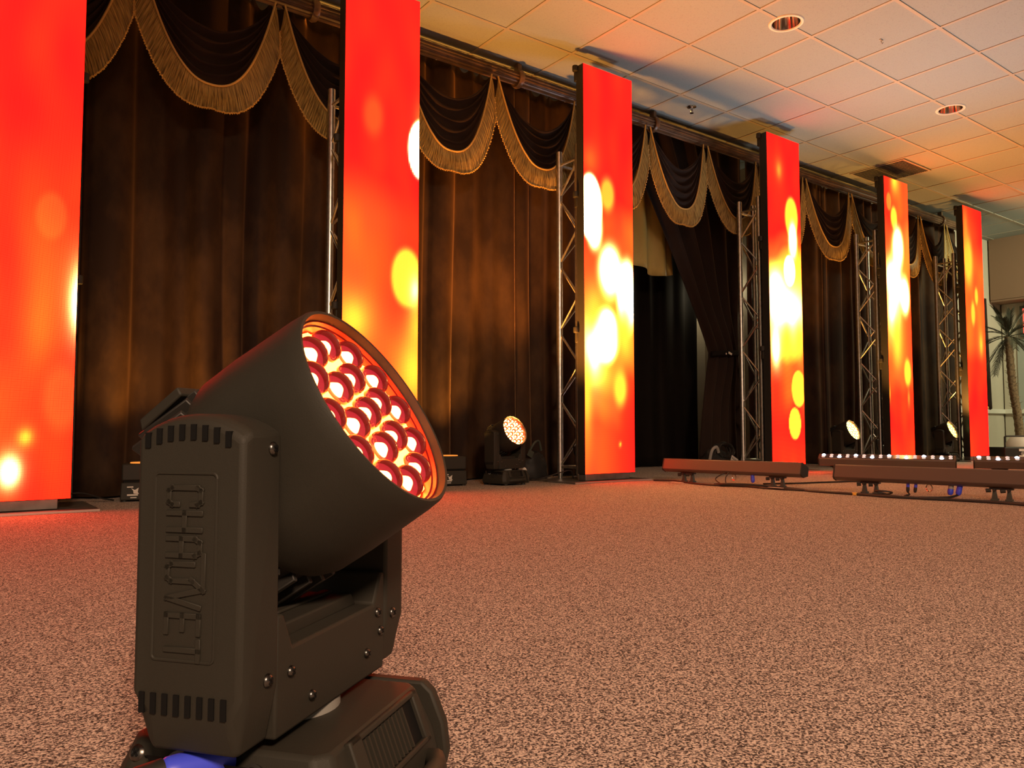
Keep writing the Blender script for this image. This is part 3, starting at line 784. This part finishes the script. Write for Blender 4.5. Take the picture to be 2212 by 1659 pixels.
    def flat(p):
        d = p - piv; a = d.dot(N); y = d.y
        lim = .1085
        k = smooth((a-.02)/.055)
        lim = lim*(1-k) + .125*k
        if abs(y) > lim*0.93:
            e = abs(y)-lim*0.93; y = math.copysign(lim*0.93 + e*0.28, y); p = Vector((p.x, y, p.z))
        return p
    hs = MB().lathe([(-.036, .060), (-.040, .104), (-.034, .114), (-.02, .1185), (.02, .119), (.06, .1175), (.090, .1165), (.1045, .1150), (.108, .1130), (.1075, .1100), (.100, .1085), (.084, .1075)], piv, N, 72, cap0=True, fn=flat)
    head = hs.build('head_housing', BP, t, smooth=True, angle=35)
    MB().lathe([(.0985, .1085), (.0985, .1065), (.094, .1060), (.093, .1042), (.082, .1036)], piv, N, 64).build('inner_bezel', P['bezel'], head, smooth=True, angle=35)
    # seam line on the shell
    MB().box(piv + N*.03 + U*.1187, (.118, .0016, .0012), Matrix((N, Y, U)).transposed()).build('shell_seam', M['deep_black'], head)
    # heat sink with ribs behind
    hk = MB().lathe([(-.104, .060), (-.108, .096), (-.100, .106), (-.036, .110)], piv, N, 48, cap0=True, cap1=True, fn=flat)
    for k in range(13):
        a_ = -PI/2 + (k-6)*0.20
        for sg in (1, -1):
            u_ = U*math.cos(a_+PI/2)*sg + Y*math.sin(a_+PI/2)
            c = piv + N*(-.070) + u_*.109
            if abs(c.y) > .085: continue
            hk.box(c, (.066, .006, .020), Matrix((N, N.cross(u_), u_)).transposed())
    hk.build('heat_sink', M['black_metal'], head, bevel=0.001, bseg=1)
    MB().ring_loft([[piv + N*a + U*u + Y*y for (a, u) in ((-.045, .118), (-.100, .114), (-.104, .102), (-.045, .108))] for y in (-.060, .060)]).build('rear_cover', BP, head, bevel=0.002)
    # lens carrier with scalloped edge
    rings = []; cnt = 96
    zpl = .0835
    fr_ = MB()
    fr_.ring_loft([[piv + N*(zpl) + (U*math.cos(2*PI*i/cnt)+Y*math.sin(2*PI*i/cnt))*(.1010+.0018*math.cos(28*2*PI*i/cnt)) for i in range(cnt)], [piv + N*(zpl+.004) + (U*math.cos(2*PI*i/cnt)+Y*math.sin(2*PI*i/cnt))*(.0990+.0025*math.cos(28*2*PI*i/cnt)) for i in range(cnt)]], cap0=False)
    fr_.build('lens_carrier', P['plate'], head, smooth=True, angle=30)
    spots = [(0, 0)]
    for k in range(6): spots.append((.0425*math.cos(k*PI/3+spin), .0425*math.sin(k*PI/3+spin)))
    for k in range(12): spots.append((.0815*math.cos(k*PI/6+spin+PI/12), .0815*math.sin(k*PI/6+spin+PI/12)))
    seg, rg = (28, 12) if detail else (14, 6)
    for (a_, b_) in spots:
        c = piv + N*(zpl+.0042) + U*a_ + Y*b_
        R = .0180
        m = MB()
        prof = [(0, R), (.004, R*1.0)] + [(.004+.0135*math.sin(q*PI/2/rg), R*math.cos(q*PI/2/rg)) for q in range(1, rg)] + [(.0175, R*0.02)]
        m.mi = 0; m.lathe(prof, c, N, seg, cap1=True)
        m.mi = 1; m.lathe([(0.0004, R*0.985), (0.0005, R*0.60)], c, N, seg)
        m.mi = 3; m.lathe([(0.0005, R*0.60), (0.0006, R*0.33)], c, N, seg)
        m.mi = 2; m.lathe([(0.0005, R*0.33), (0.0030, R*0.22), (0.0038, R*0.02)], c, N, seg, cap1=True)
        m.build('lens', [P['lens'], P['disc'], P['chip'], P['mid']], head, smooth=True, angle=60)
    return t, piv, N

def head_world(loc, rz, s, p): return Vector(loc) + Matrix.Rotation(rz, 3, 'Z') @ (p*s)
def head_beam(loc, rz, s, piv, N, energy, color, angle=120, up=0.0, lx=0.0):
    p = head_world(loc, rz, s, piv + N*.125)
    d = Matrix.Rotation(rz, 3, 'Z') @ N
    return lamp('moving_head_beam', 'SPOT', p, energy, color, p + d + Vector((0, 0, up)), 0.06, angle, 0.7)

HL = (0.304, 0.7856, 0.0); HR = math.radians(-52.0)
_, pv, Nn = moving_head('big black moving head lamp in the foreground, red lenses lit and tilted up', HL, HR, math.radians(32.5), 'red', 1.0, True, logo=True, spin=0.2)
head_beam(HL, HR, 1.0, pv, Nn, 22, (1.0, 0.12, 0.03), 70)
for (loc, rz, el, pal, label, en, cl) in (
  ((3.22, 4.40, 0), math.radians(-81), math.radians(24), 'amber', 'small black moving head lamp with glowing orange lenses left of the third screen', 480, (1.0, 0.34, 0.05)),
  ((7.48, 4.36, 0), math.radians(-90), math.radians(24), 'yellow', 'small moving head lamp glowing yellow between the fourth screen and fifth truss', 240, (1.0, 0.42, 0.08)),
  ((9.58, 4.34, 0), math.radians(-86), math.radians(24), 'yellow', 'small moving head lamp glowing yellow in front of the rightmost truss', 240, (1.0, 0.42, 0.08))):
    _, pv, Nn = moving_head(label, loc, rz, el, pal, 0.95, False)
    head_beam(loc, rz, 0.95, pv, Nn, en, cl, 115, 6.0 if pal == 'amber' else 2.4)

# ------------------------------------------------------------------ LED batten bars
def led_bar(label, a, b, lit, flip=1, group='LED batten bars standing on the carpet', knobs=True, z0=0.07):
    """a, b: world xy of the two ends; the lens side faces to the right of a->b when flip = 1"""
    a = Vector((a[0], a[1], 0)); b = Vector((b[0], b[1], 0)); L = (b-a).length
    t = empty('led_bar', label, 'LED bar light', (a+b)/2, math.atan2((b-a).y, (b-a).x), group)
    f = flip   # local x along the bar; local y*f = away from the lens side
    # cross-section (y, z): back face leans, underside is chamfered, lens face looks up and away
    sec = [(f*.048, z0+.012), (f*.060, z0+.026), (f*.038, z0+.094), (f*.030, z0+.099), (-f*.052, z0+.066), (-f*.058, z0+.056), (-f*.046, z0+.006), (f*.018, z0)]
    body = MB().ring_loft([[Vector((x, y, z)) for (y, z) in sec] for x in (-L/2+.008, L/2-.008)]).build('body', M['bar_metal'], t, bevel=0.002)
    for x in (-1, 1):
        MB().ring_loft([[Vector((x*(L/2-.008*k), y*1.03, z0+.05+(z-z0-.05)*1.03)) for (y, z) in sec] for k in (0, 1)]).build('end_cap', M['black_plastic'], t, bevel=0.002)
    # lens strip on the slanted top face
    p0 = Vector((0, f*.030, z0+.099)); p1 = Vector((0, -f*.052, z0+.066)); ed = (p1-p0); wdt = ed.length; ed.normalize()
    nrm = Vector((1, 0, 0)).cross(ed);  nrm = nrm if nrm.z > 0 else -nrm
    mid = (p0+p1)/2
    R_ = Matrix((Vector((1, 0, 0)), ed, nrm)).transposed()
    st = MB().box(mid + nrm*.0006, (L-.03, wdt*0.86, .003), R_).build('lens_strip', M['bar_strip'], t)
    if lit:
        nL = 16
        for i in range(nL):
            for j, off in enumerate((-.018, .018)):
                c = mid + Vector((-L/2+.04+(L-.08)*i/(nL-1), 0, 0)) + ed*off + nrm*.002
                on = (i % 2 == 0 and j == (i//2) % 2)
                MB().lathe([(0, .0145), (.003, .0145), (.007, .010), (.009, .002)], c, nrm, 12, cap1=True).build('lens', M['bar_white'] if on else M['bar_dim'], st, smooth=True)
    # feet: two brackets of two legs
    for bx in (-.34, .34):
        for k, dx in enumerate((-.034, .034)):
            lg = MB().box((bx+dx, 0, .006), (.030, .050, .010)).ring_loft([[Vector((bx+dx+sx*w_, sy*.012, z)) for (sx, sy) in ((-1, -1), (1, -1), (1, 1), (-1, 1))] for (z, w_) in ((.008, .013), (.05, .006), (z0+.012, .010))])
            lg = lg.build('leg', M['grey_leg'], t)
            MB().cyl((bx+dx-.012, f*.022, z0-.014), (bx+dx-.034, f*.030, z0-.016), .011, 10).cyl((bx+dx+.004, f*.03, z0-.012), (bx+dx+.004, f*.012, z0-.012), .008, 8).build('knob', M['black_plastic'], lg, smooth=True)
        MB().box((bx, 0, z0-.004), (.11, .03, .012)).build('bracket', M['black_metal'], t)
    return t, L
M['bar_metal'] = mat('bronze black bar metal', (0.115, 0.085, 0.066), 0.38, spec=0.5)
M['bar_strip'] = mat('glossy dark lens strip', (0.05, 0.05, 0.05), 0.12)
M['bar_white'] = mat('lit white bar lens', (0.3, 0.3, 0.3), 0.2, emit=(22, 26, 36), estr=1.0)
M['bar_dim'] = mat('unlit bar lens with added glow', (0.55, 0.52, 0.48), 0.12, metal=0.4, emit=(0.5, 0.42, 0.38))  # faint emission added so lenses that are off show brighter
M['grey_leg'] = mat('dark green grey cast leg', (0.06, 0.07, 0.055), 0.5)
def bar_ext(p, q, c):   # extend the bracket line to the bar ends
    return p, q
bars = [
 ('black LED bar seen from behind, lit orange, lying before the fourth screen', (4.385, 3.97), (4.545, 2.93), False, 1),
 ('black LED bar seen from behind, the nearest one, running off the right edge', (4.475, 2.67), (4.635, 1.60), False, 1),
 ('LED bar with lit white lenses behind the nearest bar, before the fifth screen', (6.17, 3.84), (6.60, 2.90), True, -1),
 ('LED bar with lit white lenses cut off by the right edge of the picture', (6.66, 2.80), (7.09, 1.86), True, -1),
]
BT = {}
for k, (lb, a, b, lit, fl) in enumerate(bars):
    BT[k] = led_bar(lb, a, b, lit, -fl if not lit else -fl)
for (x, y) in ((6.38, 3.4), (6.87, 2.35)):
    lamp('led_bar_beam', 'SPOT', (x-0.03, y-0.01, 0.20), 115, (0.80, 0.90, 1.0), (x-0.9, y-0.3, 2.4), 0.25, 120, 1.0)
# connectors hanging under the bars
def connector(label, p, q, r, c1, c2=None):
    p, q = Vector(p), Vector(q); m = p.lerp(q, 0.5)
    t = empty('cable_connector', label, 'cable connector', q, group='blue cable connectors plugged into the bars')
    def l(v): return v - q
    MB().lathe([(0, r*.8), (.004, r), ((m-p).length, r), ((m-p).length+.002, r*.9)], l(p), (m-p), 16, cap0=True, cap1=True).build('collar', c2 or c1, t, smooth=True)
    d = (q-m).length
    MB().lathe([(0, r*1.05), (d*.5, r*1.08), (d*.8, r*.9), (d, r*.5)], l(m), (q-m), 16, cap0=True, cap1=True).build('shell', c1, t, smooth=True)
    return t
connector('blue connector hanging under the left LED bar', (4.478, 3.284, 0.082), (4.470, 3.275, 0.022), .0125, M['blue'])
connector('small black and blue connector, left one of the pair under the nearest bar', (4.535, 2.262, 0.080), (4.528, 2.262, 0.020), .0085, M['rubber'], M['blue'])
connector('small black and blue connector, right one of the pair under the nearest bar', (4.540, 2.218, 0.080), (4.533, 2.224, 0.020), .0085, M['rubber'], M['blue'])
connector('grey and blue power connector under the nearest bar', (4.572, 2.040, 0.082), (4.560, 2.044, 0.018), .0140, M['blue'], M['grey_plastic'])
connector('all blue power connector beside the grey one under the nearest bar', (4.580, 1.995, 0.082), (4.566, 2.005, 0.018), .0140, M['blue'])
def safety_ring(label, c, mt):
    o = MB().tube([(0.0, .020*math.sin(2*PI*i/24), .020*math.cos(2*PI*i/24)) for i in range(24)], .0032, 8, closed=True).cyl((0, 0, .017), (0, 0, .034), .006, 10).build('safety_ring', mt, None, smooth=True)
    o.location = c; o.rotation_euler = (0, 0, math.radians(-15)); tag(o, label, 'ring', 'safety rings under the bars'); return o
safety_ring('bare metal safety ring hanging under the nearest LED bar', (4.555, 2.153, 0.050), M['chrome'])
safety_ring('small metal safety ring hanging under the left LED bar', (4.462, 3.423, 0.050), M['chrome'])

# ------------------------------------------------------------------ cables on the carpet
def smooth_path(P, n=10):
    P = [Vector(p) for p in P]; out = []
    for i in range(len(P)-1):
        a = P[max(0, i-1)]; b = P[i]; c = P[i+1]; d = P[min(len(P)-1, i+2)]
        for k in range(n):
            t = k/n
            out.append(0.5*((2*b) + (c-a)*t + (2*a-5*b+4*c-d)*t*t + (3*b-a-3*c+d)*t**3))
    out.append(P[-1]); return out
def cable(label, P, r=0.006, mt=None, group='cables on the carpet', name='floor_cable'):
    o = MB().tube(smooth_path([(p[0], p[1], p[2] if len(p) > 2 else r+0.001) for p in P]), r, 8).build(name, mt or M['rubber'], None, smooth=True)
    return tag(o, label, 'cable', group)
cable('thin black cable running from the third screen foot under the left LED bar', [(4.30, 4.02), (4.36, 3.86), (4.27, 3.62), (4.25, 3.40), (4.33, 3.22), (4.30, 3.05), (4.32, 2.85), (4.36, 2.70), (4.34, 2.50), (4.39, 2.34), (4.33, 2.16)], 0.006)
cable('long black cable along the carpet in front of the nearest LED bar', [(4.30, 3.46), (4.24, 3.33, .02), (4.30, 3.15, .022), (4.38, 2.92), (4.31, 2.72), (4.31, 2.44), (4.30, 2.22), (4.36, 2.04), (4.39, 1.86), (4.40, 1.70), (4.36, 1.50), (4.30, 1.20)], 0.007)
cable('black cable leaving the blue power connectors towards the right edge', [(4.566, 2.005, .020), (4.50, 2.02, .010), (4.43, 2.07), (4.36, 2.12), (4.335, 2.06), (4.42, 1.86), (4.44, 1.68), (4.42, 1.45), (4.36, 1.15)], 0.0065)
cable('black cable curving up from the small pair of connectors', [(4.528, 2.262, .022), (4.50, 2.24, .010), (4.45, 2.24), (4.40, 2.20), (4.37, 2.10), (4.365, 2.02)], 0.005)
cable('thin black wire looped upright at the middle of the left LED bar', [(4.33, 3.42, .006), (4.36, 3.50, .040), (4.40, 3.46, .080), (4.41, 3.43, .085), (4.38, 3.43, .05), (4.35, 3.40, .012), (4.31, 3.32, .006)], 0.004)
cable('coil of black cable tied up in front of the nearest LED bar', [(4.37+.035*math.cos(a*.7)*(1+.1*math.sin(a*3)), 2.32+.045*math.sin(a*.7), .012+.022*abs(math.sin(a*.35))) for a in range(0, 20)], 0.005)
cable('pale brown cable crossing the carpet behind the nearest LED bar', [(4.62, 3.30), (4.85, 3.20), (5.10, 3.14), (5.42, 3.05), (5.8, 2.9)], 0.006)
cable('thin black cable running behind the red lit moving head to the third truss', [(3.30, 4.58), (3.42, 4.50, .006), (3.50, 4.36, .03), (3.60, 4.26, .075), (3.70, 4.26, .085), (3.76, 4.30, .03)], 0.005)
cable('thin cable arching over the carpet beside the leftmost screen', [(0.50, 4.50), (0.56, 4.52, .05), (0.64, 4.55, .055), (0.74, 4.60, .02), (0.80, 4.64)], 0.004)
tp = MB().box((0, 0, 0.0085), (0.03, 0.018, 0.017)).build('cable_tape', M['tape_yellow'], None, bevel=0.004); tp.location = (4.312, 2.46, 0); tp.rotation_euler = (0, 0, PI/2-.1); tag(tp, 'yellow tape wrapped round the cable before the nearest bar', 'tape')
for (x, y, rz, lb) in ((4.19, 3.70, 1.5, 'white paper tape strip on the cable at the left bar'), (4.30, 2.98, 1.45, 'white paper tape strip on the cable below the right end of the left bar'), (4.47, 3.88, 1.2, 'white tape strip on the carpet right of the third screen')):
    o = MB().box((0, 0, 0.001), (0.11, 0.022, 0.0016)).build('floor_tape', M['white_paper']); o.location = (x, y, 0.0135 if rz > 1.3 else 0); o.rotation_euler = (0, 0, rz); tag(o, lb, 'tape', 'paper tape strips on the floor')

# ------------------------------------------------------------------ black boxes by the curtain, with an amber uplight each
def uplight_box(label, x, y, rz):
    t = empty('uplight_box', label, 'uplight', (x, y, 0), rz, 'black uplight boxes by the curtain')
    MB().box((0, 0, .055), (.20, .17, .094), taper=(.96, .96)).build('lower_case', M['black_plastic'], t, bevel=.006)
    up = MB().box((0, 0, .155), (.19, .16, .09)).build('upper_case', M['black_plastic'], t, bevel=.008)
    for (fx, fy) in ((-1, -1), (1, -1), (-1, 1), (1, 1)): MB().cyl((fx*.08, fy*.065, 0), (fx*.08, fy*.065, .010), .014, 10).build('foot', M['rubber'], t)
    MB().box((0, 0, .104), (.17, .14, .012)).build('case_gap', M['deep_black'], t)
    MB().box((-.052, -.083, .078), (.030, .004, .006)).box((-.04, -.084, .036), (.052, .004, .008)).box((-.035, -.084, .022), (.03, .004, .005)).build('label_lines', M['white_paper'], t)
    MB().ring_loft([[Vector((-.025+px, yy, .056+pz)) for (px, pz) in ((-.022, .016), (-.004, .006), (.014, .018), (.010, -.004), (.016, -.016), (-.010, -.012), (-.012, .002))] for yy in (-.0865, -.083)]).build('label_emblem', M['white_paper'], t)
    MB().cyl((0, 0, .2), (0, 0, .206), .06, 20).build('lens', emis('amber uplight lens', (1.0, .3, .04)), up)
    return t
uplight_box('black uplight box with a pale label, showing left of the big lamp arm', 0.93, 4.60, math.radians(-14))
uplight_box('black uplight box with a pale label, showing right of the big lamp rim', 2.86, 4.56, math.radians(-10))
def uplight(x, e, tx): lamp('amber_uplight', 'SPOT', (x, 4.50, .25), e, (1.0, .42, .07), (tx, 4.62, 3.0), .04, 130, .8)
uplight(0.93, 50, 0.95); uplight(2.86, 60, 2.95)
lamp('recess_fill_light', 'POINT', (6.92, 5.40, 1.9), 4.5, (1.0, .85, .55), None, .08)  # added fill without a lamp body, brightens the pale recess wall

# ------------------------------------------------------------------ bags and clutter
def lump(name, label, c, r, mt, seed, cat, group=None, sc_=(1, 1, 1), flatten=0.0):
    m = MB(); m.sphere((0, 0, 0), 1.0, 36, 22)
    for v in m.bm.verts:
        p = v.co.copy()
        d = 1 + .22*noise.noise(p*1.6 + Vector((seed, 0, 0))) + .08*noise.noise(p*4.5 + Vector((0, seed, 0))) + .03*noise.noise(p*11)
        v.co = Vector((p.x*d*r*sc_[0], p.y*d*r*sc_[1], max(-.55, p.z*d)*r*sc_[2]))
    zmin = min(v.co.z for v in m.bm.verts)
    for v in m.bm.verts: v.co.z -= zmin
    o = m.build(name, mt, None, smooth=True, angle=180); o.location = c
    return tag(o, label, cat, group)
bag = lump('nylon_bag', 'slumped black nylon bag between the red lit moving head and the third truss', (3.70, 4.69, 0), .135, M['bag'], 3.0, 'bag', None, (.95, .5, 1.0))
MB().tube(smooth_path([(-.06, -.03, .22), (-.03, -.05, .28), (.02, -.04, .29), (.05, -.03, .22)]), .009, 8).build('carry_strap', M['grey_leg'], bag, smooth=True)
MB().box((-.085, -.07, .20), (.05, .006, .05), Matrix.Rotation(.5, 3, 'Y')).build('bag_tag', M['grey_leg'], bag)
pc = MB().grid(lambda a, b: Vector((.10*(a-.5), .015*math.sin(a*9+b*5), .13*b*(1-.3*a))), 14, 10).build('crumpled_paper', M['white_paper'], None, smooth=True, solid=.002)
pc.location = (3.40, 4.44, 0.004); tag(pc, 'crumpled pale paper beside the red lit moving head base', 'paper')
bag2 = lump('cable_bag', 'black bag heaped with cables at the foot of the fourth truss', (5.85, 4.70, 0), .16, M['bag'], 8.0, 'bag', None, (1.1, .6, .8))
MB().tube(smooth_path([(-.16, -.07, .10), (-.15, -.09, .19), (-.10, -.10, .22), (-.06, -.09, .17)]), .014, 8).build('grey_strap', M['grey_plastic'], bag2, smooth=True)
cb = MB()
for k in range(7):
    a0 = k*0.7; pts = []
    for q in range(16):
        a = a0 + q*.42; rr_ = .09 + .012*math.sin(k*3+q)
        pts.append((.10+rr_*math.cos(a)*1.2, -.04+.04*math.sin(k*2.1), .23+rr_*math.sin(a)*.75+.01*k*.3))
    cb.tube(smooth_path(pts, 4), .006, 6)
cbo = cb.build('cable_coil', M['rubber'], None, smooth=True); cbo.location = (5.80, 4.68, -0.06); tag(cbo, 'tangled coil of black cable resting on the bag by the fourth truss', 'cable')
wt = MB().box((0, 0, 0), (.10, .003, .05), Matrix.Rotation(.45, 3, 'Y')).build('paper_tag', M['white_paper']); wt.location = (5.98, 4.58, .10); tag(wt, 'white paper tag with dark marks on the cable bag', 'paper')
mk = MB()
for k, (dx, dz) in enumerate(((-.03, .016), (-.012, .006), (.006, -.002), (.022, -.010))): mk.box((dx, -.0022, dz), (.008, .001, .012), Matrix.Rotation(.45+.3*(k % 2), 3, 'Y'))
mk.build('tag_marks', M['deep_black'], wt)
for (x, y, k, lb) in ((6.05, 4.30, 0, 'loose black cable hanging in loops inside the fourth truss'), (8.11, 4.30, 1, 'loose black cable hanging inside the fifth truss'), (3.84, 4.34, 2, 'loose black cable hanging inside the third truss')):
    cable(lb, [(x+.16, y+.02, 1.05), (x+.12, y+.05, .85), (x+.17, y+.0, .62), (x+.10, y+.05, .42), (x+.03, y+.08, .26), (x+.10, y+.10, .16), (x+.18, y+.06, .24), (x+.18, y+.04, .45), (x+.14, y+.10, .10)], .005, group='cables hanging in the trusses', name='hanging_cable')

# ------------------------------------------------------------------ right hand corner: case, palm, banner, screen
t = empty('flight_case', 'low black equipment case at the right edge under the palm', 'case', (11.12, 3.98, 0), math.radians(-36))
MB().box((0.05, 0, .083), (1.05, .40, .146)).build('case_body', M['black_metal'], t, bevel=.008)
for x in (-.40, .50):
    for y in (-.15, .15): MB().cyl((x, y-.012, .012), (x, y+.012, .012), .012, 12).build('castor', M['rubber'], t)
MB().box((-.25, -.202, .125), (.10, .006, .030)).box((-.25, -.202, .045), (.10, .006, .030)).build('case_label', M['white_paper'], t)
MB().lathe([(0, .028), (.004, .028), (.005, .022), (.001, .020)], (-.25, -.200, .085), (0, -1, 0), 16, cap1=True).build('recessed_latch', M['chrome'], t, smooth=True)
MB().tube([(-.42, -.12, .15), (-.42, -.12, .285), (-.41, -.12, .295), (.50, -.12, .295), (.51, -.12, .285), (.51, -.12, .15)], .010, 8).build('push_rail', M['black_metal'], t, smooth=True)
px_, py_ = 11.80, 4.36
pt = empty('plant_pot', 'tapered pale pink plant pot at the right edge holding the palm', 'pot', (px_, py_, 0))
MB().lathe([(0, .20), (.10, .20), (.20, .165), (.27, .115), (.285, .095), (.275, .085), (.20, .08)], seg=28, cap0=True, cap1=True).build('pot_body', M['pot'], pt, smooth=True)
pl = empty('palm_plant', 'tall dark palm with a leaning hairy trunk at the right edge', 'plant', (px_, py_, .276))
tp_ = smooth_path([(0, 0, 0), (-.03, .01, .30), (-.09, .03, .65), (-.12, .04, 1.0), (-.13, .05, 1.36)], 8)
tm = MB().tube(tp_, [.052-.010*i/len(tp_)+.006*(i % 2) for i in range(len(tp_))], 10)
rn = random.Random(5)
for i in range(60):
    p = tp_[rn.randrange(2, len(tp_)-1)]; a = rn.uniform(0, 2*PI); d = Vector((math.cos(a), math.sin(a), rn.uniform(.2, .9)))
    tm.cyl(p + d*.03, p + d*.085, .006, 5, .001)
tm.build('trunk', M['trunk'], pl, smooth=True)
crown = Vector(tp_[-1])
for k in range(20):
    a = k*2.399; el = 1.35 - 2.05*(k/19); Lf = .46 + .10*rn.random()
    d = Vector((math.cos(a)*math.cos(el), math.sin(a)*math.cos(el), math.sin(el)))
    mid = []
    for q in range(17):
        s_ = q/16; mid.append(crown + d*Lf*s_ + Vector((0, 0, -.20*s_*s_*(1.25-.6*math.sin(el)))))
    fm = MB().tube(mid, [.006*(1-.85*q/16) for q in range(17)], 5)
    for q in range(3, 17):
        tg = (mid[q]-mid[q-1]).normalized(); sd = tg.cross(Vector((0, 0, 1)))
        if sd.length < .1: sd = Vector((1, 0, 0))
        sd.normalize(); up_ = sd.cross(tg)
        for sg in (-1, 1):
            for h in (0, .5):
                b0 = mid[q-1].lerp(mid[q], h); ll = .15*(1-.6*abs(q/16-.45))*rn.uniform(.85, 1.1)
                dr = (tg*.95 + sd*sg*.50 + up_*.12 + Vector((0, 0, rn.uniform(-.18, .02)))).normalized()
                wd_ = dr.cross(up_).normalized()*.0032
                tip = b0 + dr*ll
                v = [fm.bm.verts.new(x) for x in (b0-wd_, b0+wd_, b0.lerp(tip, .5)+wd_*1.1+up_*.003, tip, b0.lerp(tip, .5)-wd_*1.1+up_*.003)]
                fm._f(v)
    fm.build('frond', M['frond'], pl, flip=False)
bn = MB().grid(lambda a, b: Vector((.18*a-.03*b*math.sin(a*3), .04*math.sin(a*PI*2.2)*(.4+.6*(1-b)), 1.62*b + .12*abs(a-.55)*(1-b))), 20, 20).build('hanging_banner', M['swag_velvet'], None, smooth=True, solid=.006, angle=180, flip=False)
bn.location = (12.17, 4.93, .66); tag(bn, 'dark hanging cloth banner with gold hem just right of the rightmost screen', 'banner')
MB().grid(lambda a, b: Vector((.18*a, .04*math.sin(a*PI*2.2)*.4-.008, .035*b + .12*abs(a-.55))), 20, 2).build('gold_hem', M['braid'], bn, smooth=True, solid=.004)
t = empty('wall_sign', 'red lit sign in a dark frame on the right wall above the palm', 'sign', (12.98, 4.42, 1.98), math.radians(90))
MB().box((0, 0.006, 0), (.62, .050, .46)).build('sign_frame', M['grey_leg'], t, bevel=.006)
MB().box((0, .033, 0), (.54, .006, .38)).build('sign_face', mat('red lit sign face', (.3, .05, .04), .5, emit=(.75, .10, .06)), t)
post = MB().cyl((0, 0, 0), (0, 0, 2.0), .022, 14).cyl((0, 0, 0), (0, 0, .02), .16, 24).build('floor_stand', M['black_metal'], None, smooth=True)
post.location = (12.25, 4.38, 0); tag(post, 'thin black floor stand behind the palm at the right edge', 'stand')

# blue power plug and lead in the big lamp's base
R52 = Matrix.Rotation(HR, 3, 'Z')
def hb(p): return Vector(HL) + R52 @ Vector(p)
t = empty('power_plug', 'blue locking power plug pushed into the base of the big lamp', 'plug', hb((-.002, -.134, .1000)))
def rl(p): return R52 @ Vector(p)
ax = rl((-.50, -.76, .02)).normalized()
MB().lathe([(-.024, .0105), (-.016, .0120), (-.012, .0125), (.022, .0130), (.030, .0126), (.034, .0105)], (0, 0, 0), ax, 24, cap0=True, cap1=True).build('plug_shell', M['blue'], t, smooth=True)
MB().lathe([(.034, .0125), (.055, .0105), (.070, .0075)], (0, 0, 0), ax, 20, cap1=True).build('plug_gland', M['rubber'], t, smooth=True)
MB().box(ax*.012 + Vector((0, 0, .0168)), (.012, .006, .001), Matrix.Rotation(HR+.6, 3, 'Z')).build('plug_mark', M['deep_black'], t)
e0 = hb((-.002, -.134, .1000)) + ax*.068
cable('black power lead dropping from the blue plug of the big lamp', [tuple(e0), tuple(e0+ax*.03+Vector((0, 0, -.02))), tuple(e0+ax*.06+Vector((0, 0, -.052))), (e0.x-.10, e0.y-.06, .006), (e0.x-.25, e0.y-.02, .006)], .0055, group=None, name='power_lead')
